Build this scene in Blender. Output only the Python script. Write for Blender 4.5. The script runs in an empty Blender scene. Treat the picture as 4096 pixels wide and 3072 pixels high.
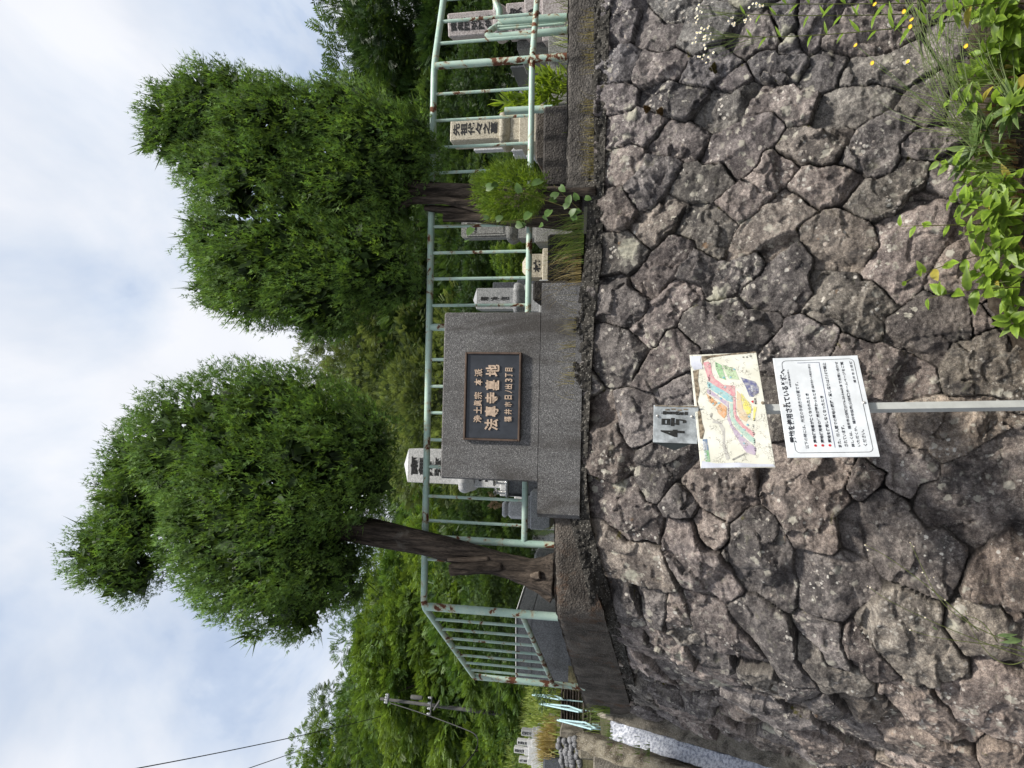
import bpy, math, random
import numpy as np
from mathutils import Vector, Matrix
RAD = math.radians
scene = bpy.context.scene
COL = scene.collection
rng = np.random.default_rng(7)

# ------------------------------------------------------------------ camera
F_PX = 2850.0; PITCH = RAD(11.0); ROLL = 0.0156; EYE = np.array([0.0, 0.0, 1.75])
FW = np.array([0, math.cos(PITCH), math.sin(PITCH)])
_d0 = np.array([0, math.sin(PITCH), -math.cos(PITCH)]); _r0 = np.array([1.0, 0, 0])
DN = _d0*math.cos(ROLL) + _r0*math.sin(ROLL)
RT = _r0*math.cos(ROLL) - _d0*math.sin(ROLL)
cam = bpy.data.cameras.new('camera')
cam.sensor_fit = 'HORIZONTAL'; cam.sensor_width = 36.0; cam.lens = 36.0*F_PX/4096.0
cam.clip_start = 0.05; cam.clip_end = 2000.0
camo = bpy.data.objects.new('camera', cam); COL.objects.link(camo)
# the photograph was taken with the phone on its side: the top of the place is the left edge of the frame
camo.matrix_world = Matrix(((DN[0], RT[0], -FW[0], EYE[0]), (DN[1], RT[1], -FW[1], EYE[1]),
                            (DN[2], RT[2], -FW[2], EYE[2]), (0, 0, 0, 1)))
scene.camera = camo

def at(X, Y, dist):
    """point of the place at the given depth (metres ahead of the photographer)"""
    r = FW + RT*((3072 - Y - 1536)/F_PX) + DN*((X - 2048)/F_PX)
    return EYE + r*(dist/r[1])

# ------------------------------------------------------------------ sky, sun, exposure
SUN_DIR = Vector((0.42, -0.40, 0.92)).normalized()          # towards the sun
elev = math.asin(SUN_DIR.z); azim = math.atan2(SUN_DIR.x, SUN_DIR.y)
world = bpy.data.worlds.new('World'); scene.world = world; world.use_nodes = True
wn = world.node_tree.nodes; wl = world.node_tree.links; wn.clear()
def wnode(t, **k):
    n = wn.new(t)
    for a, b in k.items(): setattr(n, a, b)
    return n
w_out = wnode('ShaderNodeOutputWorld')
sky = wnode('ShaderNodeTexSky', sky_type='NISHITA', sun_disc=False)
sky.sun_elevation = elev; sky.sun_rotation = azim
sky.air_density = 1.0; sky.dust_density = 1.0
bg_sky = wnode('ShaderNodeBackground'); bg_sky.inputs['Strength'].default_value = 0.12
wl.new(sky.outputs['Color'], bg_sky.inputs['Color'])
tc = wnode('ShaderNodeTexCoord')
sep = wnode('ShaderNodeSeparateXYZ'); wl.new(tc.outputs['Generated'], sep.inputs[0])
zc = wnode('ShaderNodeMath', operation='MAXIMUM'); wl.new(sep.outputs['Z'], zc.inputs[0]); zc.inputs[1].default_value = 0.0
zo = wnode('ShaderNodeMath', operation='ADD'); wl.new(zc.outputs[0], zo.inputs[0]); zo.inputs[1].default_value = 0.22
dx = wnode('ShaderNodeMath', operation='DIVIDE'); wl.new(sep.outputs['X'], dx.inputs[0]); wl.new(zo.outputs[0], dx.inputs[1])
dy = wnode('ShaderNodeMath', operation='DIVIDE'); wl.new(sep.outputs['Y'], dy.inputs[0]); wl.new(zo.outputs[0], dy.inputs[1])
cmb = wnode('ShaderNodeCombineXYZ'); wl.new(dx.outputs[0], cmb.inputs[0]); wl.new(dy.outputs[0], cmb.inputs[1])
n1 = wnode('ShaderNodeTexNoise'); n1.inputs['Scale'].default_value = 2.1; n1.inputs['Detail'].default_value = 6; n1.inputs['Roughness'].default_value = 0.56
n1.inputs['Distortion'].default_value = 0.4
mapn = wnode('ShaderNodeMapping'); mapn.inputs['Location'].default_value = (3.1, 1.7, 0.0); mapn.inputs['Scale'].default_value = (1.0, 0.75, 1.0)
mapn.inputs['Rotation'].default_value = (0, 0, 0.5)
wl.new(cmb.outputs[0], mapn.inputs[0]); wl.new(mapn.outputs[0], n1.inputs['Vector'])
n2 = wnode('ShaderNodeTexNoise'); n2.inputs['Scale'].default_value = 3.4; n2.inputs['Detail'].default_value = 7; n2.inputs['Roughness'].default_value = 0.5
wl.new(mapn.outputs[0], n2.inputs['Vector'])
cr = wnode('ShaderNodeValToRGB'); wl.new(n1.outputs['Fac'], cr.inputs['Fac'])
cr.color_ramp.elements[0].position = 0.38; cr.color_ramp.elements[0].color = (0.37, 0.43, 0.53, 1)
cr.color_ramp.elements[1].position = 0.58; cr.color_ramp.elements[1].color = (0.550, 0.565, 0.60, 1)
e = cr.color_ramp.elements.new(0.47); e.color = (0.46, 0.50, 0.565, 1)
bg_cl = wnode('ShaderNodeBackground'); bg_cl.inputs['Strength'].default_value = 1.0
mixc = wnode('ShaderNodeMix', data_type='RGBA', blend_type='MULTIPLY'); mixc.inputs['Factor'].default_value = 0.55
cr2 = wnode('ShaderNodeValToRGB'); wl.new(n2.outputs['Fac'], cr2.inputs['Fac'])
cr2.color_ramp.elements[0].position = 0.30; cr2.color_ramp.elements[0].color = (0.80, 0.83, 0.88, 1)
cr2.color_ramp.elements[1].position = 0.62; cr2.color_ramp.elements[1].color = (1.08, 1.07, 1.06, 1)
wl.new(cr.outputs['Color'], mixc.inputs['A']); wl.new(cr2.outputs['Color'], mixc.inputs['B'])
wl.new(mixc.outputs['Result'], bg_cl.inputs['Color'])
cov = wnode('ShaderNodeMapRange'); wl.new(n1.outputs['Fac'], cov.inputs['Value'])
cov.inputs['From Min'].default_value = 0.30; cov.inputs['From Max'].default_value = 0.40
cov.inputs['To Min'].default_value = 0.6; cov.inputs['To Max'].default_value = 1.0
mixs = wnode('ShaderNodeMixShader'); wl.new(cov.outputs[0], mixs.inputs['Fac'])
wl.new(bg_sky.outputs[0], mixs.inputs[1]); wl.new(bg_cl.outputs[0], mixs.inputs[2])
wl.new(mixs.outputs[0], w_out.inputs['Surface'])

sun = bpy.data.lights.new('sun', 'SUN'); sun.energy = 3.6; sun.angle = RAD(6.0); sun.color = (1.0, 0.95, 0.86)
suno = bpy.data.objects.new('sun', sun); COL.objects.link(suno)
suno.rotation_euler = SUN_DIR.to_track_quat('Z', 'Y').to_euler()
scene.view_settings.view_transform = 'Standard'; scene.view_settings.look = 'None'
scene.view_settings.exposure = 0.72; scene.view_settings.gamma = 1.0

# ------------------------------------------------------------------ helpers: properties
def tag(o, label=None, cat=None, group=None, kind=None):
    if label: o['label'] = label
    if cat: o['category'] = cat
    if group: o['group'] = group
    if kind: o['kind'] = kind
    return o
def thing(name, label, cat, loc=(0, 0, 0), rz=0.0, group=None):
    o = bpy.data.objects.new(name, None); COL.objects.link(o)
    o.location = loc; o.rotation_euler = (0, 0, rz); o.empty_display_size = 0.1
    return tag(o, label, cat, group)
def copy_tree(o, parent=None):
    c = o.copy(); COL.objects.link(c)
    if parent: c.parent = parent; c.matrix_parent_inverse = o.matrix_parent_inverse
    for ch in list(o.children): copy_tree(ch, c)
    return c

# ------------------------------------------------------------------ helpers: mesh building
def npmesh(name, V, Fq, mat, parent=None, smooth=False, attrs=None, label=None):
    """V (n,3); Fq = list of index arrays (m,3)/(m,4)"""
    me = bpy.data.meshes.new(name)
    V = np.asarray(V, np.float32)
    if not isinstance(Fq, (list, tuple)): Fq = [Fq]
    loops = np.concatenate([np.asarray(f).ravel() for f in Fq]).astype(np.int32)
    tot = np.concatenate([np.full(len(f), np.asarray(f).shape[1]) for f in Fq]).astype(np.int32)
    st = np.concatenate([[0], np.cumsum(tot)[:-1]]).astype(np.int32)
    me.vertices.add(len(V)); me.vertices.foreach_set('co', V.ravel())
    me.loops.add(len(loops)); me.loops.foreach_set('vertex_index', loops)
    me.polygons.add(len(tot)); me.polygons.foreach_set('loop_start', st)
    if smooth: me.polygons.foreach_set('use_smooth', np.ones(len(tot), bool))
    me.update(calc_edges=True)
    for an, arr in (attrs or {}).items():
        arr = np.asarray(arr, np.float32)
        if arr.ndim == 1:
            a = me.attributes.new(an, 'FLOAT', 'POINT'); a.data.foreach_set('value', arr)
        else:
            if arr.shape[1] == 3: arr = np.concatenate([arr, np.ones((len(arr), 1), np.float32)], 1)
            a = me.attributes.new(an, 'FLOAT_COLOR', 'POINT'); a.data.foreach_set('color', arr.ravel())
    if mat is not None: me.materials.append(mat)
    o = bpy.data.objects.new(name, me); COL.objects.link(o)
    if parent is not None: o.parent = parent
    if label: o['label'] = label
    return o

class MB:
    def __init__(s): s.v = []; s.f = []; s.n = 0
    def add(s, V, faces, M=None):
        V = [Vector(p) for p in V]
        if M is not None: V = [M @ p for p in V]
        s.v += [tuple(p) for p in V]; s.f += [tuple(i + s.n for i in f) for f in faces]; s.n += len(V)
        return s
    def box(s, c, d, rz=0.0, M=None, bev=0.0, taper=(1, 1)):
        """centre, size; optional small bevel and top taper"""
        x, y, z = d[0]/2, d[1]/2, d[2]/2
        R = Matrix.Translation(c) @ Matrix.Rotation(rz, 4, 'Z')
        if M is not None: R = M @ R
        if bev <= 0:
            tx, ty = x*taper[0], y*taper[1]
            V = [(-x, -y, -z), (x, -y, -z), (x, y, -z), (-x, y, -z), (-tx, -ty, z), (tx, -ty, z), (tx, ty, z), (-tx, ty, z)]
            return s.add(V, [(3, 2, 1, 0), (4, 5, 6, 7), (0, 1, 5, 4), (1, 2, 6, 5), (2, 3, 7, 6), (3, 0, 4, 7)], R)
        b = min(bev, x*.9, y*.9, z*.9)
        def ring(zz, xx, yy, k):
            return [(-xx+k, -yy, zz), (xx-k, -yy, zz), (xx, -yy+k, zz), (xx, yy-k, zz), (xx-k, yy, zz), (-xx+k, yy, zz), (-xx, yy-k, zz), (-xx, -yy+k, zz)]
        tx, ty = x*taper[0], y*taper[1]
        V = ring(-z, x-b, y-b, b*.4) + ring(-z+b, x, y, b) + ring(z-b, tx, ty, b) + ring(z, tx-b, ty-b, b*.4)
        Fc = [tuple(range(7, -1, -1)), tuple(range(24, 32))]
        for k in range(3):
            for i in range(8):
                j = (i+1) % 8; Fc.append((8*k+i, 8*k+j, 8*k+8+j, 8*k+8+i))
        return s.add(V, Fc, R)
    def tube(s, pts, r, n=10, cap=True, rs=None, M=None):
        pts = [Vector(p) for p in pts]; m = len(pts); V = []; Fc = []
        up = Vector((0, 0, 1)); prev = None
        for i, p in enumerate(pts):
            t = (pts[min(i+1, m-1)] - pts[max(i-1, 0)]).normalized()
            if prev is None:
                a = t.cross(up if abs(t.z) < .9 else Vector((1, 0, 0))).normalized()
            else:
                a = (prev - t*prev.dot(t)).normalized()
            prev = a; b = t.cross(a)
            rr = rs[i] if rs is not None else r
            for k in range(n):
                th = 2*math.pi*k/n; V.append(p + a*(math.cos(th)*rr) + b*(math.sin(th)*rr))
        for i in range(m-1):
            for k in range(n):
                k2 = (k+1) % n; Fc.append((i*n+k, i*n+k2, i*n+n+k2, i*n+n+k))
        if cap: Fc += [tuple(range(n-1, -1, -1)), tuple(range((m-1)*n, m*n))]
        return s.add(V, Fc, M)
    def lathe(s, prof, n=20, M=None, sq=None):
        """profile of (radius, z); sq = superellipse exponent for squared rounds"""
        V = []; Fc = []; m = len(prof)
        for r, z in prof:
            for k in range(n):
                th = 2*math.pi*k/n + (math.pi/n if sq else 0); c, q = math.cos(th), math.sin(th)
                if sq: c = math.copysign(abs(c)**(2/sq), c); q = math.copysign(abs(q)**(2/sq), q)
                V.append((r*c, r*q, z))
        for i in range(m-1):
            for k in range(n):
                k2 = (k+1) % n; Fc.append((i*n+k, i*n+k2, i*n+n+k2, i*n+n+k))
        Fc += [tuple(range(n-1, -1, -1)), tuple(range((m-1)*n, m*n))]
        return s.add(V, Fc, M)
    def prism(s, poly, z0, z1, M=None):
        n = len(poly); V = [(x, y, z0) for x, y in poly] + [(x, y, z1) for x, y in poly]
        Fc = [tuple(range(n-1, -1, -1)), tuple(range(n, 2*n))]
        for i in range(n):
            j = (i+1) % n; Fc.append((i, j, n+j, n+i))
        return s.add(V, Fc, M)
    def build(s, name, mat, parent=None, smooth=False, label=None):
        me = bpy.data.meshes.new(name); me.from_pydata(s.v, [], s.f)
        if smooth:
            me.polygons.foreach_set('use_smooth', np.ones(len(me.polygons), bool))
            me.set_sharp_from_angle(angle=RAD(40))
        me.update()
        if mat is not None: me.materials.append(mat)
        o = bpy.data.objects.new(name, me); COL.objects.link(o)
        if parent is not None: o.parent = parent
        if label: o['label'] = label
        return o

def text_mesh(body, size, bold=0.0, extrude=0.0, sx=1.0, spacing=1.0, res=3, align='LEFT'):
    """verts and faces of a line of writing in its own plane (x right, y up)"""
    cu = bpy.data.curves.new('writing', 'FONT'); cu.body = body; cu.size = size; cu.resolution_u = res
    cu.offset = bold; cu.extrude = extrude; cu.space_character = spacing; cu.align_x = align
    o = bpy.data.objects.new('writing', cu); COL.objects.link(o)
    dg = bpy.context.evaluated_depsgraph_get(); dg.update()
    me = bpy.data.meshes.new_from_object(o.evaluated_get(dg))
    V = [(v.co.x*sx, v.co.y, v.co.z) for v in me.vertices]; Fc = [tuple(p.vertices) for p in me.polygons]
    bpy.data.objects.remove(o); bpy.data.curves.remove(cu); bpy.data.meshes.remove(me)
    return V, Fc
def fit_text(mb, body, x0, x1, y0, y1, M, bold=0.0, extrude=0.0, res=3, z=0.0):
    """writing stretched into the rectangle x0..x1, y0..y1 of the plane M"""
    V, Fc = text_mesh(body, 1.0, bold, extrude, res=res)
    if not V: return
    xs = [p[0] for p in V]; ys = [p[1] for p in V]
    ax, bx, ay, by = min(xs), max(xs), min(ys), max(ys)
    kx = (x1-x0)/max(bx-ax, 1e-6); ky = (y1-y0)/max(by-ay, 1e-6)
    mb.add([(x0+(p[0]-ax)*kx, y0+(p[1]-ay)*ky, z+p[2]) for p in V], Fc, M)

# ------------------------------------------------------------------ helpers: numpy noise
def _hash(ix, iy, iz, seed):
    n = (ix.astype(np.int64)*374761393 + iy.astype(np.int64)*668265263 + iz.astype(np.int64)*2147483647 + seed*1274126177) & 0xffffffff
    n = ((n ^ (n >> 13))*1274126177) & 0xffffffff
    n = (n ^ (n >> 16)) & 0xffff
    return n.astype(np.float32)/65535.0
def vnoise(x, y, z=None, seed=0):
    if z is None: z = np.zeros_like(x)
    ix, iy, iz = np.floor(x), np.floor(y), np.floor(z)
    fx, fy, fz = x-ix, y-iy, z-iz
    fx = fx*fx*(3-2*fx); fy = fy*fy*(3-2*fy); fz = fz*fz*(3-2*fz)
    o = 0
    for a in (0, 1):
        for b in (0, 1):
            for c in (0, 1):
                w = (fx if a else 1-fx)*(fy if b else 1-fy)*(fz if c else 1-fz)
                o = o + w*_hash(ix+a, iy+b, iz+c, seed)
    return o*2-1
def fbm(x, y, z=None, seed=0, oct=4, gain=0.5):
    o = 0; a = 1.0; k = 1.0
    for i in range(oct):
        o = o + a*vnoise(x*k, y*k, None if z is None else z*k, seed+i*17); a *= gain; k *= 2.03
    return o
def sstep(x, a, b):
    t = np.clip((x-a)/(b-a), 0, 1); return t*t*(3-2*t)
# ------------------------------------------------------------------ materials (all procedural)
class NT:
    def __init__(s, name):
        s.m = bpy.data.materials.new(name); s.m.use_nodes = True
        s.n = s.m.node_tree.nodes; s.l = s.m.node_tree.links; s.n.clear()
        s.out = s.n.new('ShaderNodeOutputMaterial'); s.p = s.n.new('ShaderNodeBsdfPrincipled')
        s.l.new(s.p.outputs[0], s.out.inputs['Surface'])
        s.tc = s.n.new('ShaderNodeTexCoord')
    def put(s, sock, v):
        if isinstance(v, bpy.types.NodeSocket): s.l.new(v, sock)
        elif isinstance(v, (tuple, list)) and sock.type == 'RGBA' and len(v) == 3: sock.default_value = (*v, 1)
        else: sock.default_value = v
    def noise(s, scale, detail=4, rough=0.55, dist=0.0, vec=None, stretch=None):
        t = s.n.new('ShaderNodeTexNoise'); t.inputs['Scale'].default_value = scale
        t.inputs['Detail'].default_value = detail; t.inputs['Roughness'].default_value = rough; t.inputs['Distortion'].default_value = dist
        s.vec(t, vec, stretch); return t.outputs['Fac']
    def vec(s, t, vec=None, stretch=None):
        v = vec if vec is not None else s.tc.outputs['Object']
        if stretch is not None:
            mp = s.n.new('ShaderNodeMapping'); mp.inputs['Scale'].default_value = stretch; s.l.new(v, mp.inputs[0]); v = mp.outputs[0]
        s.l.new(v, t.inputs['Vector'])
    def voro(s, scale, feat='F1', rand=1.0, out='Distance', vec=None, stretch=None):
        t = s.n.new('ShaderNodeTexVoronoi'); t.feature = feat; t.inputs['Scale'].default_value = scale; t.inputs['Randomness'].default_value = rand
        s.vec(t, vec, stretch); return t.outputs[out]
    def rng(s, v, a, b, c=0.0, d=1.0, smooth=True):
        t = s.n.new('ShaderNodeMapRange'); t.interpolation_type = 'SMOOTHSTEP' if smooth else 'LINEAR'
        s.put(t.inputs['Value'], v)
        for k, q in zip(('From Min', 'From Max', 'To Min', 'To Max'), (a, b, c, d)): s.put(t.inputs[k], q)
        return t.outputs[0]
    def math(s, op, a, b=0.0, clamp=False):
        t = s.n.new('ShaderNodeMath'); t.operation = op; t.use_clamp = clamp
        s.put(t.inputs[0], a); s.put(t.inputs[1], b); return t.outputs[0]
    def mix(s, f, a, b, mode='MIX'):
        t = s.n.new('ShaderNodeMix'); t.data_type = 'RGBA'; t.blend_type = mode
        s.put(t.inputs['Factor'], f); s.put(t.inputs['A'], a); s.put(t.inputs['B'], b); return t.outputs['Result']
    def attr(s, name, what='Color'):
        t = s.n.new('ShaderNodeAttribute'); t.attribute_name = name; return t.outputs[what]
    def sep(s, v):
        t = s.n.new('ShaderNodeSeparateXYZ'); s.l.new(v, t.inputs[0]); return t.outputs
    def bump(s, h, strength=0.5, dist=0.01, prev=None):
        t = s.n.new('ShaderNodeBump'); t.inputs['Strength'].default_value = strength; t.inputs['Distance'].default_value = dist
        s.put(t.inputs['Height'], h)
        if prev is not None: s.l.new(prev, t.inputs['Normal'])
        s.l.new(t.outputs[0], s.p.inputs['Normal']); return t.outputs[0]
    def fin(s, col, rough=0.8, metal=0.0, spec=0.3):
        s.put(s.p.inputs['Base Color'], col); s.put(s.p.inputs['Roughness'], rough); s.put(s.p.inputs['Metallic'], metal)
        s.p.inputs['Specular IOR Level'].default_value = spec
        return s.m

def m_wall():
    t = NT('lichened_andesite')
    tint = t.attr('tint')
    pat = t.noise(9, 6, .65); fine = t.noise(70, 4, .7); gr = t.noise(230, 2, .6)
    c = t.mix(t.rng(pat, .35, .66), t.mix(1.0, tint, (.52, .50, .51), 'MULTIPLY'), t.mix(1.0, tint, (1.50, 1.46, 1.42), 'MULTIPLY'))
    c = t.mix(t.rng(fine, .32, .7), t.mix(1.0, c, (.62, .60, .60), 'MULTIPLY'), t.mix(1.0, c, (1.3, 1.3, 1.28), 'MULTIPLY'))
    c = t.mix(t.rng(gr, .3, .72, .0, .75), t.mix(1.0, c, (.5, .5, .5), 'MULTIPLY'), t.mix(1.0, c, (1.55, 1.5, 1.45), 'MULTIPLY'))
    # pale crystals
    sp = t.voro(120); c = t.mix(t.rng(sp, .10, .24, .55, 0), c, (.36, .33, .31))
    # dark weathering bands
    bw = t.noise(4.5, 5, .7, .6); c = t.mix(t.rng(bw, .50, .66, 0, .72), c, (.030, .028, .029))
    # grey green algae film
    al = t.noise(6.5, 5, .7, .3, stretch=(1, 1, 1.6)); c = t.mix(t.rng(al, .60, .76, 0, .55), c, (.15, .145, .095))
    # crustose lichens: round spots of three sizes, gathered in colonies
    col1 = t.noise(3.1, 4, .65); wob = t.noise(45, 3, .6)
    v1 = t.math('ADD', t.voro(15), t.math('MULTIPLY', t.math('SUBTRACT', wob, .5), .75))
    rsel = t.voro(15, out='Color'); rs = t.sep(rsel)[0]
    s1 = t.math('MULTIPLY', t.rng(v1, t.rng(rs, .1, 1, .02, .50, False), t.rng(rs, .1, 1, .0, .38, False), 0, 1), t.rng(col1, .47, .60))
    lc = t.mix(t.noise(120, 3, .6), (.24, .225, .185), (.50, .47, .40))
    c = t.mix(t.math('MULTIPLY', s1, .85), c, lc)
    v2 = t.math('ADD', t.voro(38), t.math('MULTIPLY', t.math('SUBTRACT', wob, .5), .8))
    r2 = t.sep(t.voro(38, out='Color'))[1]
    col2 = t.noise(5.2, 4, .65)
    s2 = t.math('MULTIPLY', t.rng(v2, t.rng(r2, .1, 1, .0, .56, False), t.rng(r2, .1, 1, -.05, .42, False), 0, 1), t.rng(col2, .50, .62))
    c = t.mix(t.math('MULTIPLY', s2, .9), c, t.mix(t.sep(t.voro(38, out='Color'))[2], (.34, .29, .25), (.55, .53, .48)))
    gm = t.math('MULTIPLY', t.rng(t.noise(34, 5, .72), .55, .68), t.rng(t.noise(2.3, 4, .6), .40, .62))
    c = t.mix(t.math('MULTIPLY', gm, .75), c, (.40, .375, .33))
    v3 = t.math('ADD', t.voro(3.4), t.math('MULTIPLY', t.math('SUBTRACT', t.noise(22, 4, .65), .5), .30))
    r3 = t.sep(t.voro(3.4, out='Color'))[0]
    s3 = t.rng(v3, t.rng(r3, .55, 1, .0, .34, False), t.rng(r3, .55, 1, -.08, .24, False), 0, 1)
    c = t.mix(t.math('MULTIPLY', s3, t.rng(t.noise(60, 3, .6), .3, .6, .45, .9)), c, (.40, .385, .31))
    ora = t.noise(8, 4, .6, .4); c = t.mix(t.rng(ora, .68, .76, 0, .5), c, (.30, .18, .09))
    gap = t.attr('gap', 'Fac')
    c = t.mix(t.math('MULTIPLY', gap, .8), c, (.022, .019, .016))
    mo = t.noise(7.5, 4, .6); moss = t.math('MULTIPLY', t.rng(mo, .66, .72), t.rng(t.attr('near', 'Fac'), .25, .7))
    c = t.mix(moss, c, t.mix(fine, (.035, .032, .008), (.11, .10, .02)))
    b = t.bump(t.math('ADD', t.math('MULTIPLY', t.noise(40, 6, .7), 1.0), t.math('MULTIPLY', gr, .25)), .9, .012)
    return t.fin(c, .9, 0, .25)

def m_concrete(name, base, dark, peb=0.5, rust=0.0, scale=1.0):
    t = NT(name)
    a = t.noise(5*scale, 5, .65); f = t.noise(60*scale, 4, .7); g = t.noise(260*scale, 2, .6)
    c = t.mix(t.rng(a, .3, .7), dark, base)
    c = t.mix(t.rng(f, .3, .7, 0, .7), t.mix(1.0, c, (.55, .55, .55), 'MULTIPLY'), c)
    pv = t.voro(75*scale); pc = t.sep(t.voro(75*scale, out='Color'))[0]
    c = t.mix(t.math('MULTIPLY', t.rng(pv, .25, .45, 1, 0), t.math('MULTIPLY', t.rng(pc, .3, 1), peb)), c, (.30, .28, .25))
    st = t.noise(3.0, 5, .65, .5, stretch=(2.2, 2.2, .5)); c = t.mix(t.rng(st, .52, .70, 0, .75), c, (.018, .017, .016))
    li = t.noise(26, 4, .7); c = t.mix(t.rng(li, .64, .72, 0, .35), c, (.36, .34, .28))
    if rust: c = t.mix(t.rng(t.noise(2.6, 5, .7, .4), .53, .70, 0, rust), c, (.085, .042, .020))
    t.bump(t.math('ADD', t.math('MULTIPLY', pv, -.7), t.math('MULTIPLY', t.noise(45*scale, 5, .7), .8)), .8, .010)
    return t.fin(c, .92, 0, .2)

def m_terrazzo():
    t = NT('washed_granite_chips')
    pv = t.voro(260); pc = t.sep(t.voro(260, out='Color'))[0]
    c = t.mix(t.rng(pc, .05, .95, 0, 1, False), (.050, .049, .050), (.215, .210, .208))
    c = t.mix(t.rng(pc, .92, .98, 0, .6), c, (.45, .44, .42))
    e = t.voro(260, 'DISTANCE_TO_EDGE'); c = t.mix(t.rng(e, .0, .14, .55, 0), c, (.03, .03, .03))
    st = t.noise(2.2, 5, .65, .4, stretch=(1.6, 1.6, .55)); c = t.mix(t.rng(st, .44, .68, 0, .8), c, (.036, .031, .027))
    li = t.noise(3.5, 5, .7); c = t.mix(t.rng(li, .60, .74, 0, .25), c, (.26, .25, .21))
    t.bump(e, .55, .004)
    return t.fin(c, .75, 0, .35)

def m_granite(name, c0, c1, scale=130, spec=.4, rough=.5, dirt=.25):
    t = NT(name)
    pc = t.sep(t.voro(scale, out='Color'))[0]; n = t.noise(scale*1.6, 3, .7)
    c = t.mix(t.rng(pc, .1, .9), c0, c1); c = t.mix(t.rng(n, .35, .65, 0, .5), c, c0)
    c = t.mix(t.rng(t.noise(4, 5, .65, .3, stretch=(1.5, 1.5, .6)), .5, .72, 0, dirt), c, (c0[0]*.35, c0[1]*.35, c0[2]*.33))
    t.bump(n, .12, .003)
    return t.fin(c, rough, 0, spec)

def m_plain(name, col, rough=.6, metal=0.0, spec=.35, var=.25, scale=12, bump=.15):
    t = NT(name); n = t.noise(scale, 5, .65)
    c = t.mix(t.rng(n, .3, .7), tuple(x*(1-var) for x in col), tuple(min(1, x*(1+var*.6)) for x in col))
    t.bump(n, bump, .004)
    return t.fin(c, rough, metal, spec)

def m_paint(name='weathered_mint_paint', th=.572):
    t = NT(name)
    n = t.noise(6, 5, .65); base = t.mix(t.rng(n, .3, .7), (.30, .435, .37), (.42, .545, .47))
    ch = t.noise(18, 5, .7, .3); base = t.mix(t.rng(ch, .54, .68, 0, .7), base, (.46, .55, .44))
    gr = t.noise(40, 4, .7); base = t.mix(t.rng(gr, .60, .70, 0, .55), base, (.10, .105, .085))
    r = t.noise(8.5, 6, .66, .8); r = t.math('ADD', t.math('MULTIPLY', r, .75), t.math('MULTIPLY', t.noise(15, 5, .7), .25)); rust = t.rng(r, th, th+.02)
    halo = t.rng(r, th-.05, th+.008)
    base = t.mix(t.math('MULTIPLY', halo, .55), base, (.42, .30, .15))
    rc = t.mix(t.noise(50, 4, .7), (.055, .020, .012), (.17, .062, .028))
    c = t.mix(rust, base, rc)
    t.bump(t.math('ADD', t.math('MULTIPLY', rust, -.4), t.math('MULTIPLY', t.noise(70, 4, .7), .3)), .6, .003)
    return t.fin(c, t.rng(rust, 0, 1, .42, .9), 0, .4)

def m_leaf(name, trans=.30, rough=.55, mult=1.0, spec=.3, noise_scale=9.0, vary=.35):
    t = NT(name); a = t.attr('leafcol')
    n = t.noise(noise_scale, 3, .6)
    c = t.mix(t.rng(n, .3, .7), t.mix(1.0, a, tuple([(1-vary)*mult]*3), 'MULTIPLY'), t.mix(1.0, a, ((1+vary)*mult, (1+vary*.9)*mult, (1+vary*.6)*mult), 'MULTIPLY'))
    t.put(t.p.inputs['Base Color'], c); t.p.inputs['Roughness'].default_value = rough; t.p.inputs['Specular IOR Level'].default_value = spec
    tr = t.n.new('ShaderNodeBsdfTranslucent'); t.put(tr.inputs['Color'], t.mix(1.0, c, (1.25, 1.2, .55), 'MULTIPLY'))
    mx = t.n.new('ShaderNodeMixShader'); mx.inputs[0].default_value = trans
    t.l.new(t.p.outputs[0], mx.inputs[1]); t.l.new(tr.outputs[0], mx.inputs[2]); t.l.new(mx.outputs[0], t.out.inputs['Surface'])
    return t.m

def m_bark(name, c0=(.022, .017, .014), c1=(.150, .118, .094)):
    t = NT(name)
    n = t.noise(14, 6, .7, .4, stretch=(3.2, 3.2, .35)); f = t.noise(70, 4, .7, stretch=(2, 2, .4))
    c = t.mix(t.rng(n, .32, .68), c0, c1); c = t.mix(t.rng(f, .3, .7, 0, .6), t.mix(1.0, c, (.5, .5, .5), 'MULTIPLY'), c)
    g = t.noise(5, 5, .7); c = t.mix(t.rng(g, .60, .72, 0, .4), c, (.20, .19, .165))
    t.bump(t.math('ADD', n, t.math('MULTIPLY', f, .4)), 1.0, .02)
    return t.fin(c, .9, 0, .2)

def m_ground(name, c0, c1, c2):
    t = NT(name); a = t.noise(1.6, 6, .65); b = t.noise(30, 5, .7)
    c = t.mix(t.rng(a, .35, .65), c0, c1); c = t.mix(t.rng(b, .4, .7, 0, .7), c, c2)
    t.bump(b, .8, .03)
    return t.fin(c, .95, 0, .15)

def m_cracked_sheet():
    t = NT('crazed_map_paper')
    n = t.noise(8, 5, .6)
    warp = t.n.new('ShaderNodeVectorMath'); warp.operation = 'MULTIPLY_ADD'
    nz = t.n.new('ShaderNodeTexNoise'); nz.inputs['Scale'].default_value = 30; t.l.new(t.tc.outputs['Object'], nz.inputs['Vector'])
    t.l.new(nz.outputs['Color'], warp.inputs[0]); warp.inputs[1].default_value = (.03, .03, .03); t.l.new(t.tc.outputs['Object'], warp.inputs[2])
    base = t.mix(t.rng(n, .3, .7), (.66, .65, .55), (.78, .77, .69))
    e = t.voro(75, 'DISTANCE_TO_EDGE', vec=warp.outputs[0]); on = t.rng(t.noise(25, 4, .6), .50, .60)
    cr = t.math('MULTIPLY', t.rng(e, .02, .09, 1, 0), on)
    c = t.mix(t.math('MULTIPLY', cr, .6), base, (.10, .085, .06))
    xyz = t.sep(t.tc.outputs['Object'])
    t.bump(cr, .4, .003)
    return t.fin(c, .6, 0, .35), cr, t
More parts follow.
